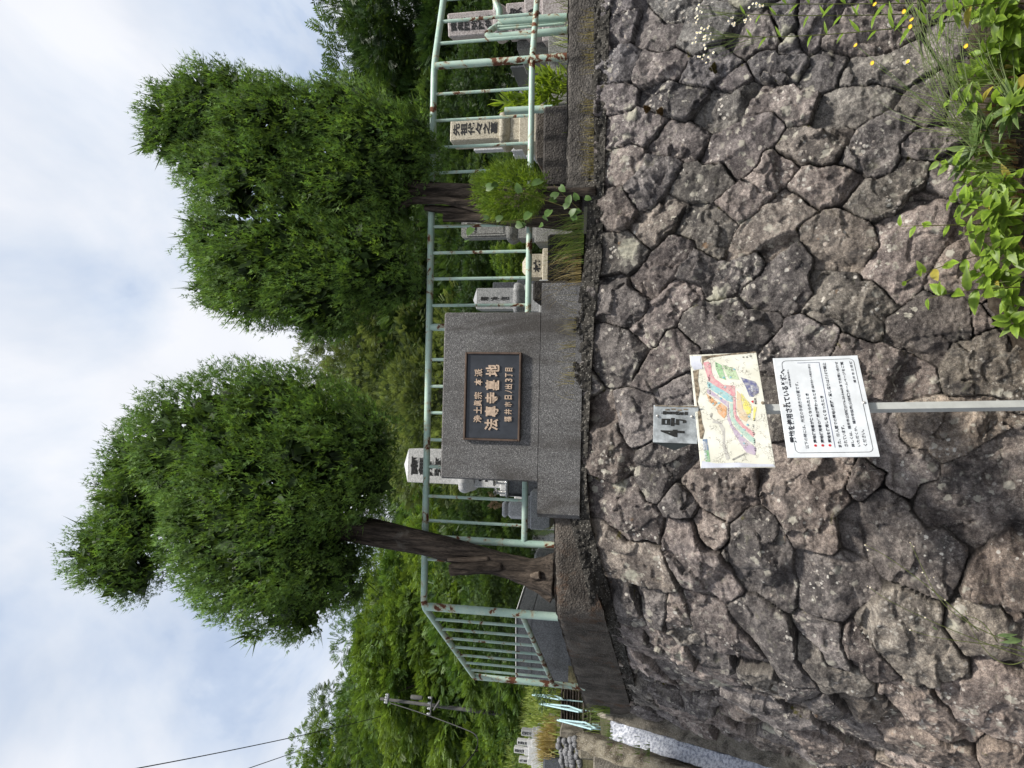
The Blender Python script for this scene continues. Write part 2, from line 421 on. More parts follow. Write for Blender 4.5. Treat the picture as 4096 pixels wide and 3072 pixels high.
def m_sheet_ink(name, col):
    """map ink with the same crazing over it"""
    t = NT(name)
    warp = t.n.new('ShaderNodeVectorMath'); warp.operation = 'MULTIPLY_ADD'
    nz = t.n.new('ShaderNodeTexNoise'); nz.inputs['Scale'].default_value = 30; t.l.new(t.tc.outputs['Object'], nz.inputs['Vector'])
    t.l.new(nz.outputs['Color'], warp.inputs[0]); warp.inputs[1].default_value = (.03, .03, .03); t.l.new(t.tc.outputs['Object'], warp.inputs[2])
    e = t.voro(75, 'DISTANCE_TO_EDGE', vec=warp.outputs[0]); on = t.rng(t.noise(25, 4, .6), .50, .60)
    cr = t.math('MULTIPLY', t.rng(e, .02, .09, 1, 0), on)
    c = t.mix(t.math('MULTIPLY', cr, .7), t.mix(t.rng(t.noise(60, 3, .6), .35, .7, .15, .6), col, (.66, .64, .56)), (.10, .085, .06))
    return t.fin(c, .6, 0, .35)

M = {}
M['wall'] = m_wall()
M['band'] = m_concrete('pebble_mortar', (.085, .078, .068), (.030, .028, .025), peb=.6)
M['coping'] = m_concrete('weathered_concrete', (.170, .155, .140), (.075, .068, .062), peb=.35)
M['coping_rusty'] = m_concrete('rust_stained_concrete', (.150, .130, .112), (.058, .050, .043), peb=.3, rust=.85)
M['block'] = m_concrete('dark_old_concrete', (.105, .096, .090), (.040, .037, .036), peb=.25, rust=.25)
M['kerb'] = m_concrete('lichened_concrete', (.34, .31, .26), (.12, .105, .085), peb=.5)
M['mossy'] = m_concrete('mossy_concrete', (.30, .27, .21), (.045, .032, .018), peb=.8)
M['terrazzo'] = m_terrazzo()
M['bronze'] = m_plain('brown_bronze', (.115, .078, .058), .45, .55, .5, .4, 20)
M['slate'] = m_plain('dark_bronze_plate', (.030, .034, .042), .42, .25, .5, .35, 7)
M['copper'] = m_plain('copper_letters', (.50, .375, .275), .55, .2, .5, .35, 40)
M['paint'] = m_paint(); M['paint_rusty'] = m_paint('peeling_mint_paint', .522)
M['bark'] = m_bark('arborvitae_bark')
M['bark_pale'] = m_bark('broken_wood', (.10, .07, .05), (.30, .24, .19))
M['bark_bg'] = m_bark('forest_bark', (.018, .014, .011), (.07, .055, .042))
M['frond'] = m_leaf('arborvitae_fronds', .36, .55, 1.0)
M['leaf'] = m_leaf('forest_leaves', .34, .5, 1.0, noise_scale=.9, vary=.45)
M['weed'] = m_leaf('weed_leaves', .38, .45, 1.0, .4, noise_scale=30, vary=.22)
M['soil'] = m_ground('dark_soil', (.030, .022, .016), (.060, .046, .034), (.095, .080, .062))
M['field'] = m_ground('cemetery_ground', (.045, .050, .022), (.085, .075, .045), (.12, .115, .075))
M['hill'] = m_ground('wooded_slope', (.010, .018, .008), (.020, .032, .012), (.030, .042, .016))
M['road'] = m_concrete('road_surface', (.10, .10, .10), (.06, .06, .06), peb=.4)
# ------------------------------------------------------------------ the retaining wall: plan line, batter, stones
BAT = 0.30; DX, DY = -0.57, 0.8216
CORN = (-1.45, 4.68); XS = 3.5; TURN = math.atan2(DY, -DX)
def plan(s, rc, off=0.0, corn=CORN, xs=XS):
    """plan curve along the wall: straight front, rounded corner, straight left flank; off = outwards"""
    s = np.atleast_1d(np.asarray(s, float)); tl = rc*math.tan(TURN/2)
    l1 = xs - (corn[0]+tl); l2 = rc*TURN
    x = np.empty_like(s); y = np.empty_like(s); nx = np.empty_like(s); ny = np.empty_like(s)
    a = s < l1
    x[a] = xs - s[a]; y[a] = corn[1]; nx[a] = 0; ny[a] = -1
    b = (s >= l1) & (s < l1+l2); th = (s[b]-l1)/rc
    nx[b] = -np.sin(th); ny[b] = -np.cos(th)
    x[b] = corn[0]+tl + rc*nx[b]; y[b] = corn[1]+rc + rc*ny[b]
    e = s >= l1+l2; q = s[e]-l1-l2
    x[e] = corn[0]+tl*DX+DX*q; y[e] = corn[1]+tl*DY+DY*q; nx[e] = -DY; ny[e] = DX
    return x+nx*off, y+ny*off, nx, ny
KS = [0, 0.9, 2.7, 3.05, 4.1, 4.4, 4.8, 5.2, 6.6, 8.5]
KZ = [2.10, 2.095, 2.125, 2.165, 2.20, 2.17, 2.06, 1.98, 1.90, 1.82]
def ztop(s): return np.interp(s, KS, KZ)
SEEDS = ('1.02,0.11;1.18,0.12;1.15,0.43;1.23,0.32 1.31,0.42;1.44,0.15;1.5,0.33 1.48,0.48;1.37,0.57 1.3,0.69;1.58,0.61 1.54,0.75;1.43,0.87 1.44,1.02;'
         '1.6,0.99 1.65,1.13;1.51,1.13;1.66,0.14;1.69,0.38 1.72,0.56;1.85,0.7 1.78,0.79 1.74,0.88;1.67,0.84;1.8,0.99 1.85,1.11 1.89,1.19;1.84,0.14 1.84,0.3;'
         '1.98,0.46 1.98,0.6;2.07,0.76 2.04,0.89 1.97,0.99 2.16,0.86;2.08,0.18;2.15,0.41 2.25,0.32;2.25,0.59 2.23,0.75;2.41,0.88 2.32,0.98 2.23,1.07;2.36,0.13;'
         '2.43,0.47 2.51,0.35;2.48,0.59 2.54,0.75 2.62,0.75;2.67,0.89 2.58,0.99 2.65,1.07 2.49,1.1 2.43,1.15;2.65,0.1 2.64,0.23;2.67,0.51 2.82,0.38 2.73,0.45;'
         '2.77,0.65 2.85,0.81 2.77,0.92;2.96,1.05 2.84,1.14 2.76,1.17 2.97,1.21;2.91,0.13 3,0.26;2.95,0.57 3.05,0.5 3.16,0.42;'
         '3.12,0.69 3.09,0.86 3.13,1.04 3.24,0.87;3.25,0.17 3.28,0.31;3.25,0.57 3.36,0.47;2.65,1.31 2.6,1.41 2.72,1.5 2.76,1.4;'
         '2.68,1.68 2.8,1.64 2.81,1.74 2.93,1.7 2.63,1.76 2.52,1.79;2.91,1.38 3.04,1.49 3.04,1.34 3.02,1.61 3.16,1.57;3.16,1.27 3.23,1.35 3.25,1.2;'
         '3.18,1.75 3.09,1.85 3.06,1.95 3.24,1.85 3.14,2;2.91,1.95 2.97,2.07;3.33,2.05 3.24,2.14 3.33,2.21;3.28,1.52 3.34,1.65 3.39,1.76;3.13,2.09;3.09,2.15;'
         '1.42,1.08;1.48,1.19 1.42,1.23;1.53,1.38 1.57,1.52;1.72,1.25 1.65,1.31;1.73,1.49 1.78,1.62;1.94,1.33 1.91,1.46 1.9,1.56;1.99,1.74;2.1,1.18 2.12,1.34;'
         '2.19,1.48 2.11,1.59 2.08,1.65 2.25,1.59;2.2,1.77;2.35,1.22 2.35,1.4;2.44,1.51 2.41,1.64 2.34,1.73;2.37,1.88;3.78,0.09 3.92,0.14 4.02,0.19;'
         '4,0.5 4.13,0.47 3.93,0.58;4.09,0.77 4.07,0.93 4.21,0.86;4.21,0.14 4.21,0.32 4.38,0.27 4.33,0.41;4.23,0.6;4.4,0.61 4.51,0.65 4.57,0.77;'
         '4.53,0.15 4.59,0.32;4.34,0.8;4.36,1 4.5,0.94 4.42,1.11 4.56,1.11;4.06,1.23 3.98,1.28 4.08,1.41 4.29,1.34 3.94,1.46;3.99,1.62;'
         '3.85,1.71 3.91,1.83 4.02,1.77 3.75,1.65;3.71,1.85 3.77,1.98 3.72,2.07;4.09,1.91 3.94,2.06 4.03,2.21 4.2,2.09 3.84,2.16;'
         '4.26,1.6 4.21,1.74 4.37,1.79 4.35,1.95 4.45,1.85 4.09,1.73;4.5,1.34 4.53,1.48 4.63,1.34;4.44,2.12 4.33,2.22 4.47,2.23;'
         '4.69,1.62 4.64,1.76 4.81,1.7 4.72,1.89 4.8,1.93 4.57,1.82;4.63,2.01 4.56,2.12 4.62,2.16;4.89,1.98 4.8,2.11 5.01,2.04 4.98,2.17;4.83,1.48 4.91,1.61;'
         '4.79,1.33 4.89,1.38;4.97,1.26 5.02,1.37 5.05,1.48;5.02,1.68 5.05,1.79 5.11,1.91 5.15,2.01;5.16,1.48 5.19,1.59;5.28,1.31;5.59,1.53 5.78,1.68;'
         '6.13,1.38 6.26,1.54;5.35,1.82 5.37,1.95 5.34,2.07;5.21,2.2;5.02,0.14;5.31,0.12 5.43,0.27;4.97,0.35;4.99,0.45;5.77,0.13 5.98,0.2 6.2,0.3;'
         '6.82,0.08 7.38,0.14;5.67,0.38 5.86,0.48;5.22,0.35 5.28,0.47;5.24,0.56 5.25,0.68;5.08,0.49;4.95,0.68 5.03,0.8 5.11,0.89;5.49,0.71;6.36,0.43 6.13,0.54;'
         '7.01,0.4 7.14,0.54;6.36,0.62;6.27,0.81 6.6,0.89;5.22,0.93;4.84,0.98 4.96,1.07 5.06,1.16;5.73,0.96 5.92,1.08 5.92,1.2;5.41,1.05 5.46,1.19;5.21,1.19')
def stone_wall():
    rs = np.random.default_rng(11)
    stones = [[tuple(map(float, q.split(','))) for q in g.split()] for g in SEEDS.split(';') if g.strip()]
    flat = np.array([q for g in stones for q in g])
    # stones outside the photographed stretch: jittered diagonal courses
    for i in range(-2, 30):
        for j in range(-1, 9):
            p = (i*.30 + (j % 2)*.15 + rs.uniform(-.05, .05), j*.27 + .1 + rs.uniform(-.05, .05))
            if np.hypot(flat[:, 0]-p[0], flat[:, 1]-p[1]).min() > .25: stones.append([p])
    sx = np.array([q[0] for g in stones for q in g], np.float32); sy = np.array([q[1] for g in stones for q in g], np.float32)
    sid = np.array([k for k, g in enumerate(stones) for q in g]); n = len(stones)
    ds = .0062; S1 = np.arange(.35, 8.25, ds); T1 = np.arange(-.02, 2.66, ds)
    S, T = np.meshgrid(S1, T1, indexing='ij'); sh = S.shape
    s = S.ravel().astype(np.float32); t = T.ravel().astype(np.float32)
    # irregular joints
    ws = s + .0045*fbm(s*9, t*9, seed=1, oct=3) + .0030*fbm(s*40, t*40, seed=2, oct=2)
    wt = t + .0045*fbm(s*9, t*9, seed=3, oct=3) + .0030*fbm(s*40, t*40, seed=4, oct=2)
    own = np.empty(len(s), int); b2 = np.empty(len(s), np.float32); b3 = np.empty(len(s), np.float32)
    for a in range(0, len(s), 40000):
        sl = slice(a, a+40000)
        d2 = (ws[sl, None]-sx)**2 + (wt[sl, None]-sy)**2
        k = d2.argmin(1); o = sid[k]; own[sl] = o; r = np.arange(len(k))
        d1 = d2[r, k]
        bd = (d2 - d1[:, None]) / (2*np.sqrt((sx[None, :]-sx[k][:, None])**2 + (sy[None, :]-sy[k][:, None])**2 + 1e-6))
        bd[sid[None, :] == o[:, None]] = 9
        j = bd.argmin(1); b2[sl] = bd[r, j]
        bd[sid[None, :] == sid[j][:, None]] = 9
        b3[sl] = bd.min(1)
    tau = .004
    be = -tau*np.log(np.exp(-b2/tau) + .5*np.exp(-b3/tau))
    gapw = .0017 + .008*np.clip(vnoise(s*4.1, t*4.1, seed=9), 0, 1)**1.5 + .016*np.exp(-np.maximum(b3, 0)/.020)*sstep(vnoise(s*2.3, t*2.3, seed=12), -.1, .5)
    prof = sstep(be - gapw, -.003, .003)
    # broken faces: several random planes per stone, the lowest one shows
    cs = np.array([np.mean([q[0] for q in g]) for g in stones]); ct = np.array([np.mean([q[1] for q in g]) for g in stones])
    u = s - cs[own]; v = t - ct[own]
    h = np.full(len(s), .055, np.float32)
    for k in range(7):
        ang = rs.uniform(0, 2*math.pi, n)
        if k < 4: g = rs.uniform(.05, .42, n)*rs.choice([.3, .8, 1], n); c = rs.uniform(.018, .050, n)
        else: g = rs.uniform(.6, 1.4, n); c = rs.uniform(.11, .24, n)*rs.choice([.8, 1, 1.8], n)
        pl = c[own] - g[own]*(np.cos(ang[own])*u + np.sin(ang[own])*v) + (.005 if k < 4 else .013)*vnoise(s*26, t*26, seed=60+k)
        h = np.minimum(h, pl)
    h = np.maximum(h, -.045)
    h += (rs.uniform(-.022, .022, n)*np.where(cs > 5.2, 1.9, 1))[own]
    e = np.exp(-np.maximum(be, 0)/.007); h -= .003*e
    rough = rs.uniform(.5, 1.3, n)[own]
    h += rough*(.003*fbm(s*8, t*8, seed=20, oct=3) + .003*(np.abs(fbm(s*18 + own*3.7, t*18, seed=30, oct=3))) + .0032*fbm(s*55, t*55, seed=40, oct=3))
    # chipped facets: small cells, each a plane with its own tilt, so the breaks between them are crisp
    for fi, (fr, gm) in enumerate(((5.0, .19), (13.0, .11))):
        fx = s*fr + own*5.3 + .22*fbm(s*fr*2.2, t*fr*2.2, seed=200+fi, oct=3); fy = t*fr*1.25 + own*1.9 + .22*fbm(s*fr*2.2, t*fr*2.2, seed=210+fi, oct=3)
        ca, cb = np.floor(fx), np.floor(fy); bd_ = np.full(len(s), 9.0, np.float32); ga = np.zeros(len(s), np.float32); gb = ga.copy(); lv = ga.copy(); ux = ga.copy(); uy = ga.copy()
        for i in (-1, 0, 1):
            for j in (-1, 0, 1):
                jx = _hash(ca+i, cb+j, ca*0, 220+fi); jy = _hash(ca+i, cb+j, ca*0, 230+fi); ex = fx-(ca+i+jx); ey = fy-(cb+j+jy); dd = ex*ex+ey*ey; m_ = dd < bd_
                bd_ = np.where(m_, dd, bd_); ux = np.where(m_, ex, ux); uy = np.where(m_, ey, uy)
                ga = np.where(m_, _hash(ca+i, cb+j, ca*0, 240+fi)*2-1, ga); gb = np.where(m_, _hash(ca+i, cb+j, ca*0, 250+fi)*2-1, gb); lv = np.where(m_, _hash(ca+i, cb+j, ca*0, 260+fi)-.5, lv)
        h += rough*((ga*ux+gb*uy)*gm + lv*.055)/fr
    # shelves where the rock split in layers
    lay = rs.uniform(0, math.pi, n)[own]; q = (u*np.cos(lay)+v*np.sin(lay))*rs.uniform(3.5, 8, n)[own] + .5*fbm(s*6, t*6, seed=50, oct=3)
    h += rough*.013*(sstep(q-np.floor(q), .46, .54)-(q-np.floor(q)))*(rs.uniform(0, 1, n)[own] > .45)
    sc1 = vnoise(s*5.5+own*1.7, t*5.5, seed=55); h -= .016*sstep(sc1, .30, .38)*(1-.5*sstep(sc1, .38, .8))
    hh = -.06*(1-prof) + h*prof
    hh = np.where(prof < .5, hh + .008*fbm(s*60, t*60, seed=70, oct=2), hh)
    x, y, nx, ny = plan(s, 1.2)
    il = 1/math.sqrt(1+BAT*BAT)
    z = ztop(s) - t
    X = x + nx*(BAT*t + hh*il); Y = y + ny*(BAT*t + hh*il); Z = z + hh*BAT*il
    # colour of each stone
    base = np.array([(.142, .128, .128), (.125, .118, .121), (.158, .140, .134), (.136, .130, .123), (.112, .106, .108), (.160, .145, .134)])
    tint = (base[rs.integers(0, len(base), n)] * rs.uniform(.74, 1.28, (n, 1)))[own]
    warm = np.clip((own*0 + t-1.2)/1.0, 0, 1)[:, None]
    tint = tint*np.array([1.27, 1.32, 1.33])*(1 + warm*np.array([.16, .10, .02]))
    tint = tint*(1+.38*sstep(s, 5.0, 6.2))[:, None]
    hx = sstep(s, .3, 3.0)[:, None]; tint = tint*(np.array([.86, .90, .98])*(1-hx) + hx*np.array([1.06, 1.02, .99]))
    tb = np.interp(S1, [.3, 5.3, 6.6, 6.83, 7.11, 7.66, 8.1, 8.3], [2.66, 2.66, 2.3, 1.66, 1.10, .52, .12, -.02])
    keep = (T[:-1, :-1] <= tb[:-1, None])
    I = np.arange(len(s)).reshape(sh)
    Fq = np.stack([I[:-1, :-1], I[:-1, 1:], I[1:, 1:], I[1:, :-1]], -1)[keep]
    used = np.zeros(len(s), bool); used[Fq.ravel()] = True
    re = np.cumsum(used)-1
    V = np.stack([X, Y, Z], -1)[used]; Fq = re[Fq]
    near = np.exp(-np.maximum(be, 0)/.03)
    root = thing('stone_wall', 'battered retaining wall of rough purple grey lichened stones turning a rounded corner', 'retaining wall', (0, 4.68, 0))
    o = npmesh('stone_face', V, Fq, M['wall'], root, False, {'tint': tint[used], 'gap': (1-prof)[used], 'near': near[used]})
    o.location = (0, -4.68, 0)
    # pebbly mortar bed between the top course and the coping
    S1 = np.arange(.35, 8.2, .008); W1 = np.linspace(0, 1, 17)
    S, W = np.meshgrid(S1, W1, indexing='ij'); s = S.ravel(); w = W.ravel(); sh = S.shape
    hgt = np.interp(s, [0, 2.5, 3.2, 8.5], [.095, .105, .135, .13])
    z = ztop(s) - .05 + hgt*w
    off = .030 - .030*w + .012*fbm(s*16, z*16, seed=80, oct=3)
    px = s*38 + .4*vnoise(s*20, z*20, seed=81); pz = z*38
    cellx = np.floor(px); cellz = np.floor(pz); best = np.full(len(s), 9.0)
    for a in (-1, 0, 1):
        for b in (-1, 0, 1):
            jx = _hash(cellx+a, cellz+b, cellx*0, 90); jz = _hash(cellx+a, cellz+b, cellx*0, 91)
            best = np.minimum(best, np.hypot(px-(cellx+a+jx), pz-(cellz+b+jz)))
    off = off + .013*np.sqrt(np.clip(1-(best/.62)**2, 0, 1))
    x, y, nx, ny = plan(s, 1.15); x2, y2, _, _ = plan(s, .40); ww = np.clip(w*1.25, 0, 1); x = x+(x2-x)*ww; y = y+(y2-y)*ww
    Vb = np.stack([x+nx*off, y+ny*off, z], -1); I = np.arange(len(s)).reshape(sh)
    Fb = np.stack([I[:-1, :-1], I[1:, :-1], I[1:, 1:], I[:-1, 1:]], -1).reshape(-1, 4)
    o = npmesh('mortar_band', Vb, Fb, M['band'], root, True); o.location = (0, -4.68, 0)
    return root
wall_root = stone_wall()

# ------------------------------------------------------------------ coping (two runs, left and right of the sign's plinth)
def coping(name, label, s0, s1, rc, zb, zt, mat, yback=.46, closed=True):
    """concrete beam following the wall's plan line, face roughened, arrises worn"""
    ss = np.arange(s0, s1, .018)
    prof = []                                             # (outward, height 0..1 key)
    k = 14
    for i in range(k+1): prof.append((0.0, i/k))
    prof += [(-.012, 1.0), (-.05, 1.0), (-.2, 1.0), (-yback, 1.0), (-yback, 0.0)]
    P = np.array(prof); S, Pi = np.meshgrid(ss, np.arange(len(P)), indexing='ij'); sh = S.shape
    s = S.ravel(); pi = Pi.ravel(); out = P[pi, 0]; hk = P[pi, 1]
    zbv = np.interp(s, zb[0], zb[1]); ztv = np.interp(s, zt[0], zt[1])
    z = zbv + (ztv-zbv)*hk
    face = pi <= k
    rough = .007*fbm(s*7, z*7, seed=100, oct=3) + .0035*fbm(s*45, z*45, seed=101, oct=3)
    out = out + np.where(face, rough, 0) - np.where(pi == k, .016, 0) - np.where(pi == k-1, .004, 0)
    z = z + np.where(pi >= k, .004*fbm(s*20, out*20, seed=102, oct=3), 0) - np.where(pi == k, .010+.006*fbm(s*12, s*0, seed=104), 0)
    x, y, nx, ny = plan(s, rc, 0.0, corn=(-1.50, 4.70))
    V = np.stack([x+nx*out, y+ny*out, z], -1); I = np.arange(len(s)).reshape(sh)
    J = np.roll(I, -1, 1)
    Fq = np.stack([I[:-1], I[1:], J[1:], J[:-1]], -1).reshape(-1, 4)
    caps = [tuple(I[0][::-1]), tuple(I[-1])]
    me_f = [Fq] + [np.array([c]) for c in caps]
    o = npmesh(name, V, me_f, mat, None, True)
    o.data.set_sharp_from_angle(angle=RAD(50))
    return tag(o, label, 'coping')
# arc length of x on the front: s = 3.5 - x
coping('concrete_coping', 'dark weathered concrete coping beam at the right end of the wall', 0.3, 2.22, .3,
       ([0, .96, 2.7], [2.14, 2.142, 2.17]), ([0, 1, 2.3], [2.330, 2.330, 2.318]), M['coping'])
coping('concrete_coping', 'rust stained concrete coping beam wrapping the left corner of the wall', 4.30, 8.28, .22,
       ([4.2, 4.4, 4.8, 5.0, 6.6, 8.5], [2.23, 2.19, 2.095, 2.03, 1.95, 1.86]), ([4.2, 5, 8.5], [2.372, 2.352, 2.362]), M['coping_rusty'])

# ------------------------------------------------------------------ ground
def sheet(name, nx_, ny_, x0, x1, y0, y1, zf, mat, kind='structure', smooth=True):
    X, Y = np.meshgrid(np.linspace(x0, x1, nx_), np.linspace(y0, y1, ny_), indexing='ij'); x, y = X.ravel(), Y.ravel()
    V = np.stack([x, y, zf(x, y)], -1); I = np.arange(len(x)).reshape(X.shape)
    Fq = np.stack([I[:-1, :-1], I[1:, :-1], I[1:, 1:], I[:-1, 1:]], -1).reshape(-1, 4)
    o = npmesh(name, V, Fq, mat, None, smooth); tag(o, kind=kind); return o
sheet('road', 40, 30, -60, 60, -60, 5.2, lambda x, y: -.012 + 0*x - .75*sstep(-x, -.3, 1.6), M['road'])
def hill_z(x, y):
    b = np.clip(y-10.5-.12*np.abs(x), 0, None)
    z = .9 + .40*b - .0017*b*b*np.clip(1-b/240, 0, 1)
    return np.where(y < 10.5, .9, z)
def hill_f(x, y):
    b = np.clip(y-11, 0, 60); z = 2.35 + .045*np.clip(y-5, 0, 8) + .36*b*np.clip(1-b/170, .4, 1)
    dip = sstep(-x, 3.2, 5.0)*sstep(18-y, 0, 8)                     # the ground falls away beyond the left flank
    z = z - dip*(.55+.05*np.clip(14-y, 0, 9)) + .12*fbm(x*.4, y*.4, seed=130, oct=3)
    return z
def yard_z(x, y):
    """terrace of the graves behind the coping"""
    return 2.29 + .05*np.clip(y-5, 0, 8) + .012*fbm(x*3, y*3, seed=131, oct=3)
def ground_z(x, y):
    x = np.asarray(x, float); y = np.asarray(y, float)
    far = np.clip(y-11, 0, 90)
    terr = 2.29 + .05*np.clip(y-5, 0, 6) + far*.40*np.clip(1-far/260, 0, 1)
    out = -(x+1.5)*.8216 - (y-4.7)*.57
    zl = np.interp(y, [4, 5.2, 5.8, 7.4, 7.9, 8.4, 10.45, 10.55, 18, 30, 60, 100, 400], [-.4, -.3, -.1, 1.45, 2.0, 2.25, 2.42, 2.95, 4.7, 8.5, 19, 27, 30])
    w = sstep(out, -.45, -.25)*sstep(9.2-y, 0, 1) + sstep(-x, 3.0, 4.2)*(1-sstep(9.2-y, 0, 1))
    w = np.clip(w, 0, 1)
    z = terr*(1-w) + zl*w
    return z + .02*fbm(x*2.5, y*2.5, seed=130, oct=3)*sstep(y, 4.8, 5.2) + .25*fbm(x*.25, y*.25, seed=131, oct=3)*sstep(y, 14, 22)
gx = np.concatenate([np.linspace(-160, -14, 30), np.linspace(-13, 9, 150), np.linspace(10, 160, 30)])
gy = np.concatenate([np.linspace(4.86, 12, 110), np.linspace(12.4, 30, 40), np.linspace(32, 400, 40)])
def grid_sheet(name, gx, gy, zf, mats):
    X, Y = np.meshgrid(gx, gy, indexing='ij'); x, y = X.ravel(), Y.ravel()
    V = np.stack([x, y, zf(x, y)], -1); I = np.arange(len(x)).reshape(X.shape)
    Fq = np.stack([I[:-1, :-1], I[1:, :-1], I[1:, 1:], I[:-1, 1:]], -1).reshape(-1, 4)
    o = npmesh(name, V, Fq, mats[0], None, True)
    for m in mats[1:]: o.data.materials.append(m)
    if len(mats) > 1:
        cy = y[Fq].mean(1); o.data.polygons.foreach_set('material_index', (cy > 13).astype(np.int32)*1)
    return tag(o, kind='structure')
grid_sheet('hillside', gx, gy, ground_z, [M['field'], M['hill']])

# ------------------------------------------------------------------ gutter and kerbs climbing along the left flank
def flank_strips():
    p0 = np.array([-3.297, 7.369, 1.886]); d = np.array([.338, -1.328, -1.542]); n = np.array([-.8216, -.57, 0])
    def strip(o0, o1, a0, a1, up, name, mat, label, cat, rough=.008, thick=.25):
        A = np.arange(a0, a1, .014); B = np.linspace(0, 1, 14)
        prof = [(o0, -thick), (o0, up*.6), (o0, up-.01)] + [(o0+(o1-o0)*b, up) for b in B[1:-1]] + [(o1, up-.01), (o1, up*.6), (o1, -thick)]
        P = np.array(prof); S, Q = np.meshgrid(A, np.arange(len(P)), indexing='ij'); a = S.ravel(); q = Q.ravel()
        nn = fbm(a*16, q*.6, seed=140+int(o0*100), oct=4)
        V = p0 + a[:, None]*d + n*(P[q, 0] + rough*.6*nn)[:, None] + np.array([0, 0, 1.0])*(P[q, 1] + rough*nn)[:, None]
        I = np.arange(len(a)).reshape(S.shape)
        Fq = np.stack([I[:-1, :-1], I[:-1, 1:], I[1:, 1:], I[1:, :-1]], -1).reshape(-1, 4)
        caps = [np.array([tuple(I[0])]), np.array([tuple(I[-1][::-1])])]
        o = npmesh(name, V, [Fq]+caps, mat, None, True); o.data.set_sharp_from_angle(angle=RAD(50))
        tag(o, label, cat); return o
    strip(-.06, .155, -.22, 1.25, .03, 'concrete_kerb', M['kerb'], 'pale lichened concrete kerb climbing along the foot of the left flank', 'kerb')
    t = NT('white_rough_render'); v = t.voro(150, 'DISTANCE_TO_EDGE'); nn = t.noise(40, 5, .7)
    c = t.mix(t.rng(nn, .35, .62), (.22, .24, .30), (.60, .62, .68)); c = t.mix(t.rng(nn, .64, .72, 0, .7), c, (.05, .05, .045))
    t.bump(nn, 1.0, .012); M['white_render'] = t.fin(c, .85)
    strip(.16, .335, -.15, 1.35, -.015, 'gutter_slab', M['white_render'], 'white rough rendered gutter slab running between two kerbs at the left', 'gutter slab', .012)
    strip(.34, .50, -.26, 1.4, .17, 'mossy_kerb_wall', M['mossy'], 'mossy brown kerb wall outside the white gutter slab', 'kerb wall', .016)
flank_strips()

# ------------------------------------------------------------------ name monument on its plinth
YAW = RAD(2.0)
def monument():
    mx, my = -.082, 4.66
    root = thing('name_monument', 'grey washed granite slab with bronze name plaque on a wide plinth', 'monument', (mx, my, 2.21), YAW)
    mb = MB(); mb.box((0, .165, .5915), (1.128, .32, .673), bev=.010)
    o = mb.build('slab', M['terrazzo'], root)
    mb = MB()
    # plinth with a rounded left end
    x0, x1 = -.795, .755; pts = [(x1, -.01), (x1, .36), (x0+.08, .36)]
    for k in range(7):
        a = math.pi/2 + k*math.pi/12; pts.append((x0+.08+.08*math.cos(a), .28+.08*math.sin(a)))
    pts += [(x0, .03), (x0+.03, -.01)]
    mb.prism([(x, y) for x, y in pts], -.02, .258)
    mb.build('plinth', M['terrazzo'], root)
    # plaque
    W, H = .590, .3845; cx, cz = -.003, 2.7845-2.21
    Mx = Matrix.Translation((cx, -.0, cz)) @ Matrix.Rotation(RAD(90), 4, 'X')   # x right, y up, z towards the viewer
    pl = MB(); pl.box((0, 0, .006), (W-.03, H-.03, .020), M=Mx)
    plate = pl.build('plaque', M['slate'], root)
    fr = MB(); b = .0135
    for cxy, sz in (((0, H/2-b/2), (W, b)), ((0, -H/2+b/2), (W, b)), ((-W/2+b/2, 0), (b, H-2*b)), ((W/2-b/2, 0), (b, H-2*b))):
        fr.box((cxy[0], cxy[1], .012), (sz[0], sz[1], .032), M=Mx, bev=.003)
    fr.build('plaque_frame', M['bronze'], plate)
    le = MB(); z = .016
    def row(chars, xs, y0, y1, bold):
        for ch, (a, b_) in zip(chars, xs): fit_text(le, ch, a, b_, y0, y1, Mx, bold, .004, z=z+.004)
    def xs_of(l): return l
    # measured across the plate: fraction 0..1 from its left edge
    def fr_(a): return -W/2 + W*a
    row('浄土眞宗本派', [(fr_(a), fr_(b_)) for a, b_ in ((.20, .285), (.30, .38), (.385, .455), (.465, .545), (.62, .70), (.72, .81))], .070, .125, .018)
    row('法專寺墓地', [(fr_(a), fr_(b_)) for a, b_ in ((.115, .245), (.27, .39), (.42, .545), (.565, .69), (.725, .86))], -.045, .048, .028)
    row('福井市日ノ出3丁目', [(fr_(a), fr_(b_)) for a, b_ in ((.215, .275), (.30, .36), (.385, .44), (.47, .515), (.54, .57), (.585, .64), (.665, .705), (.72, .765), (.785, .825))], -.135, -.085, .022)
    le.build('plaque_lettering', M['copper'], plate)
    return root
monument()

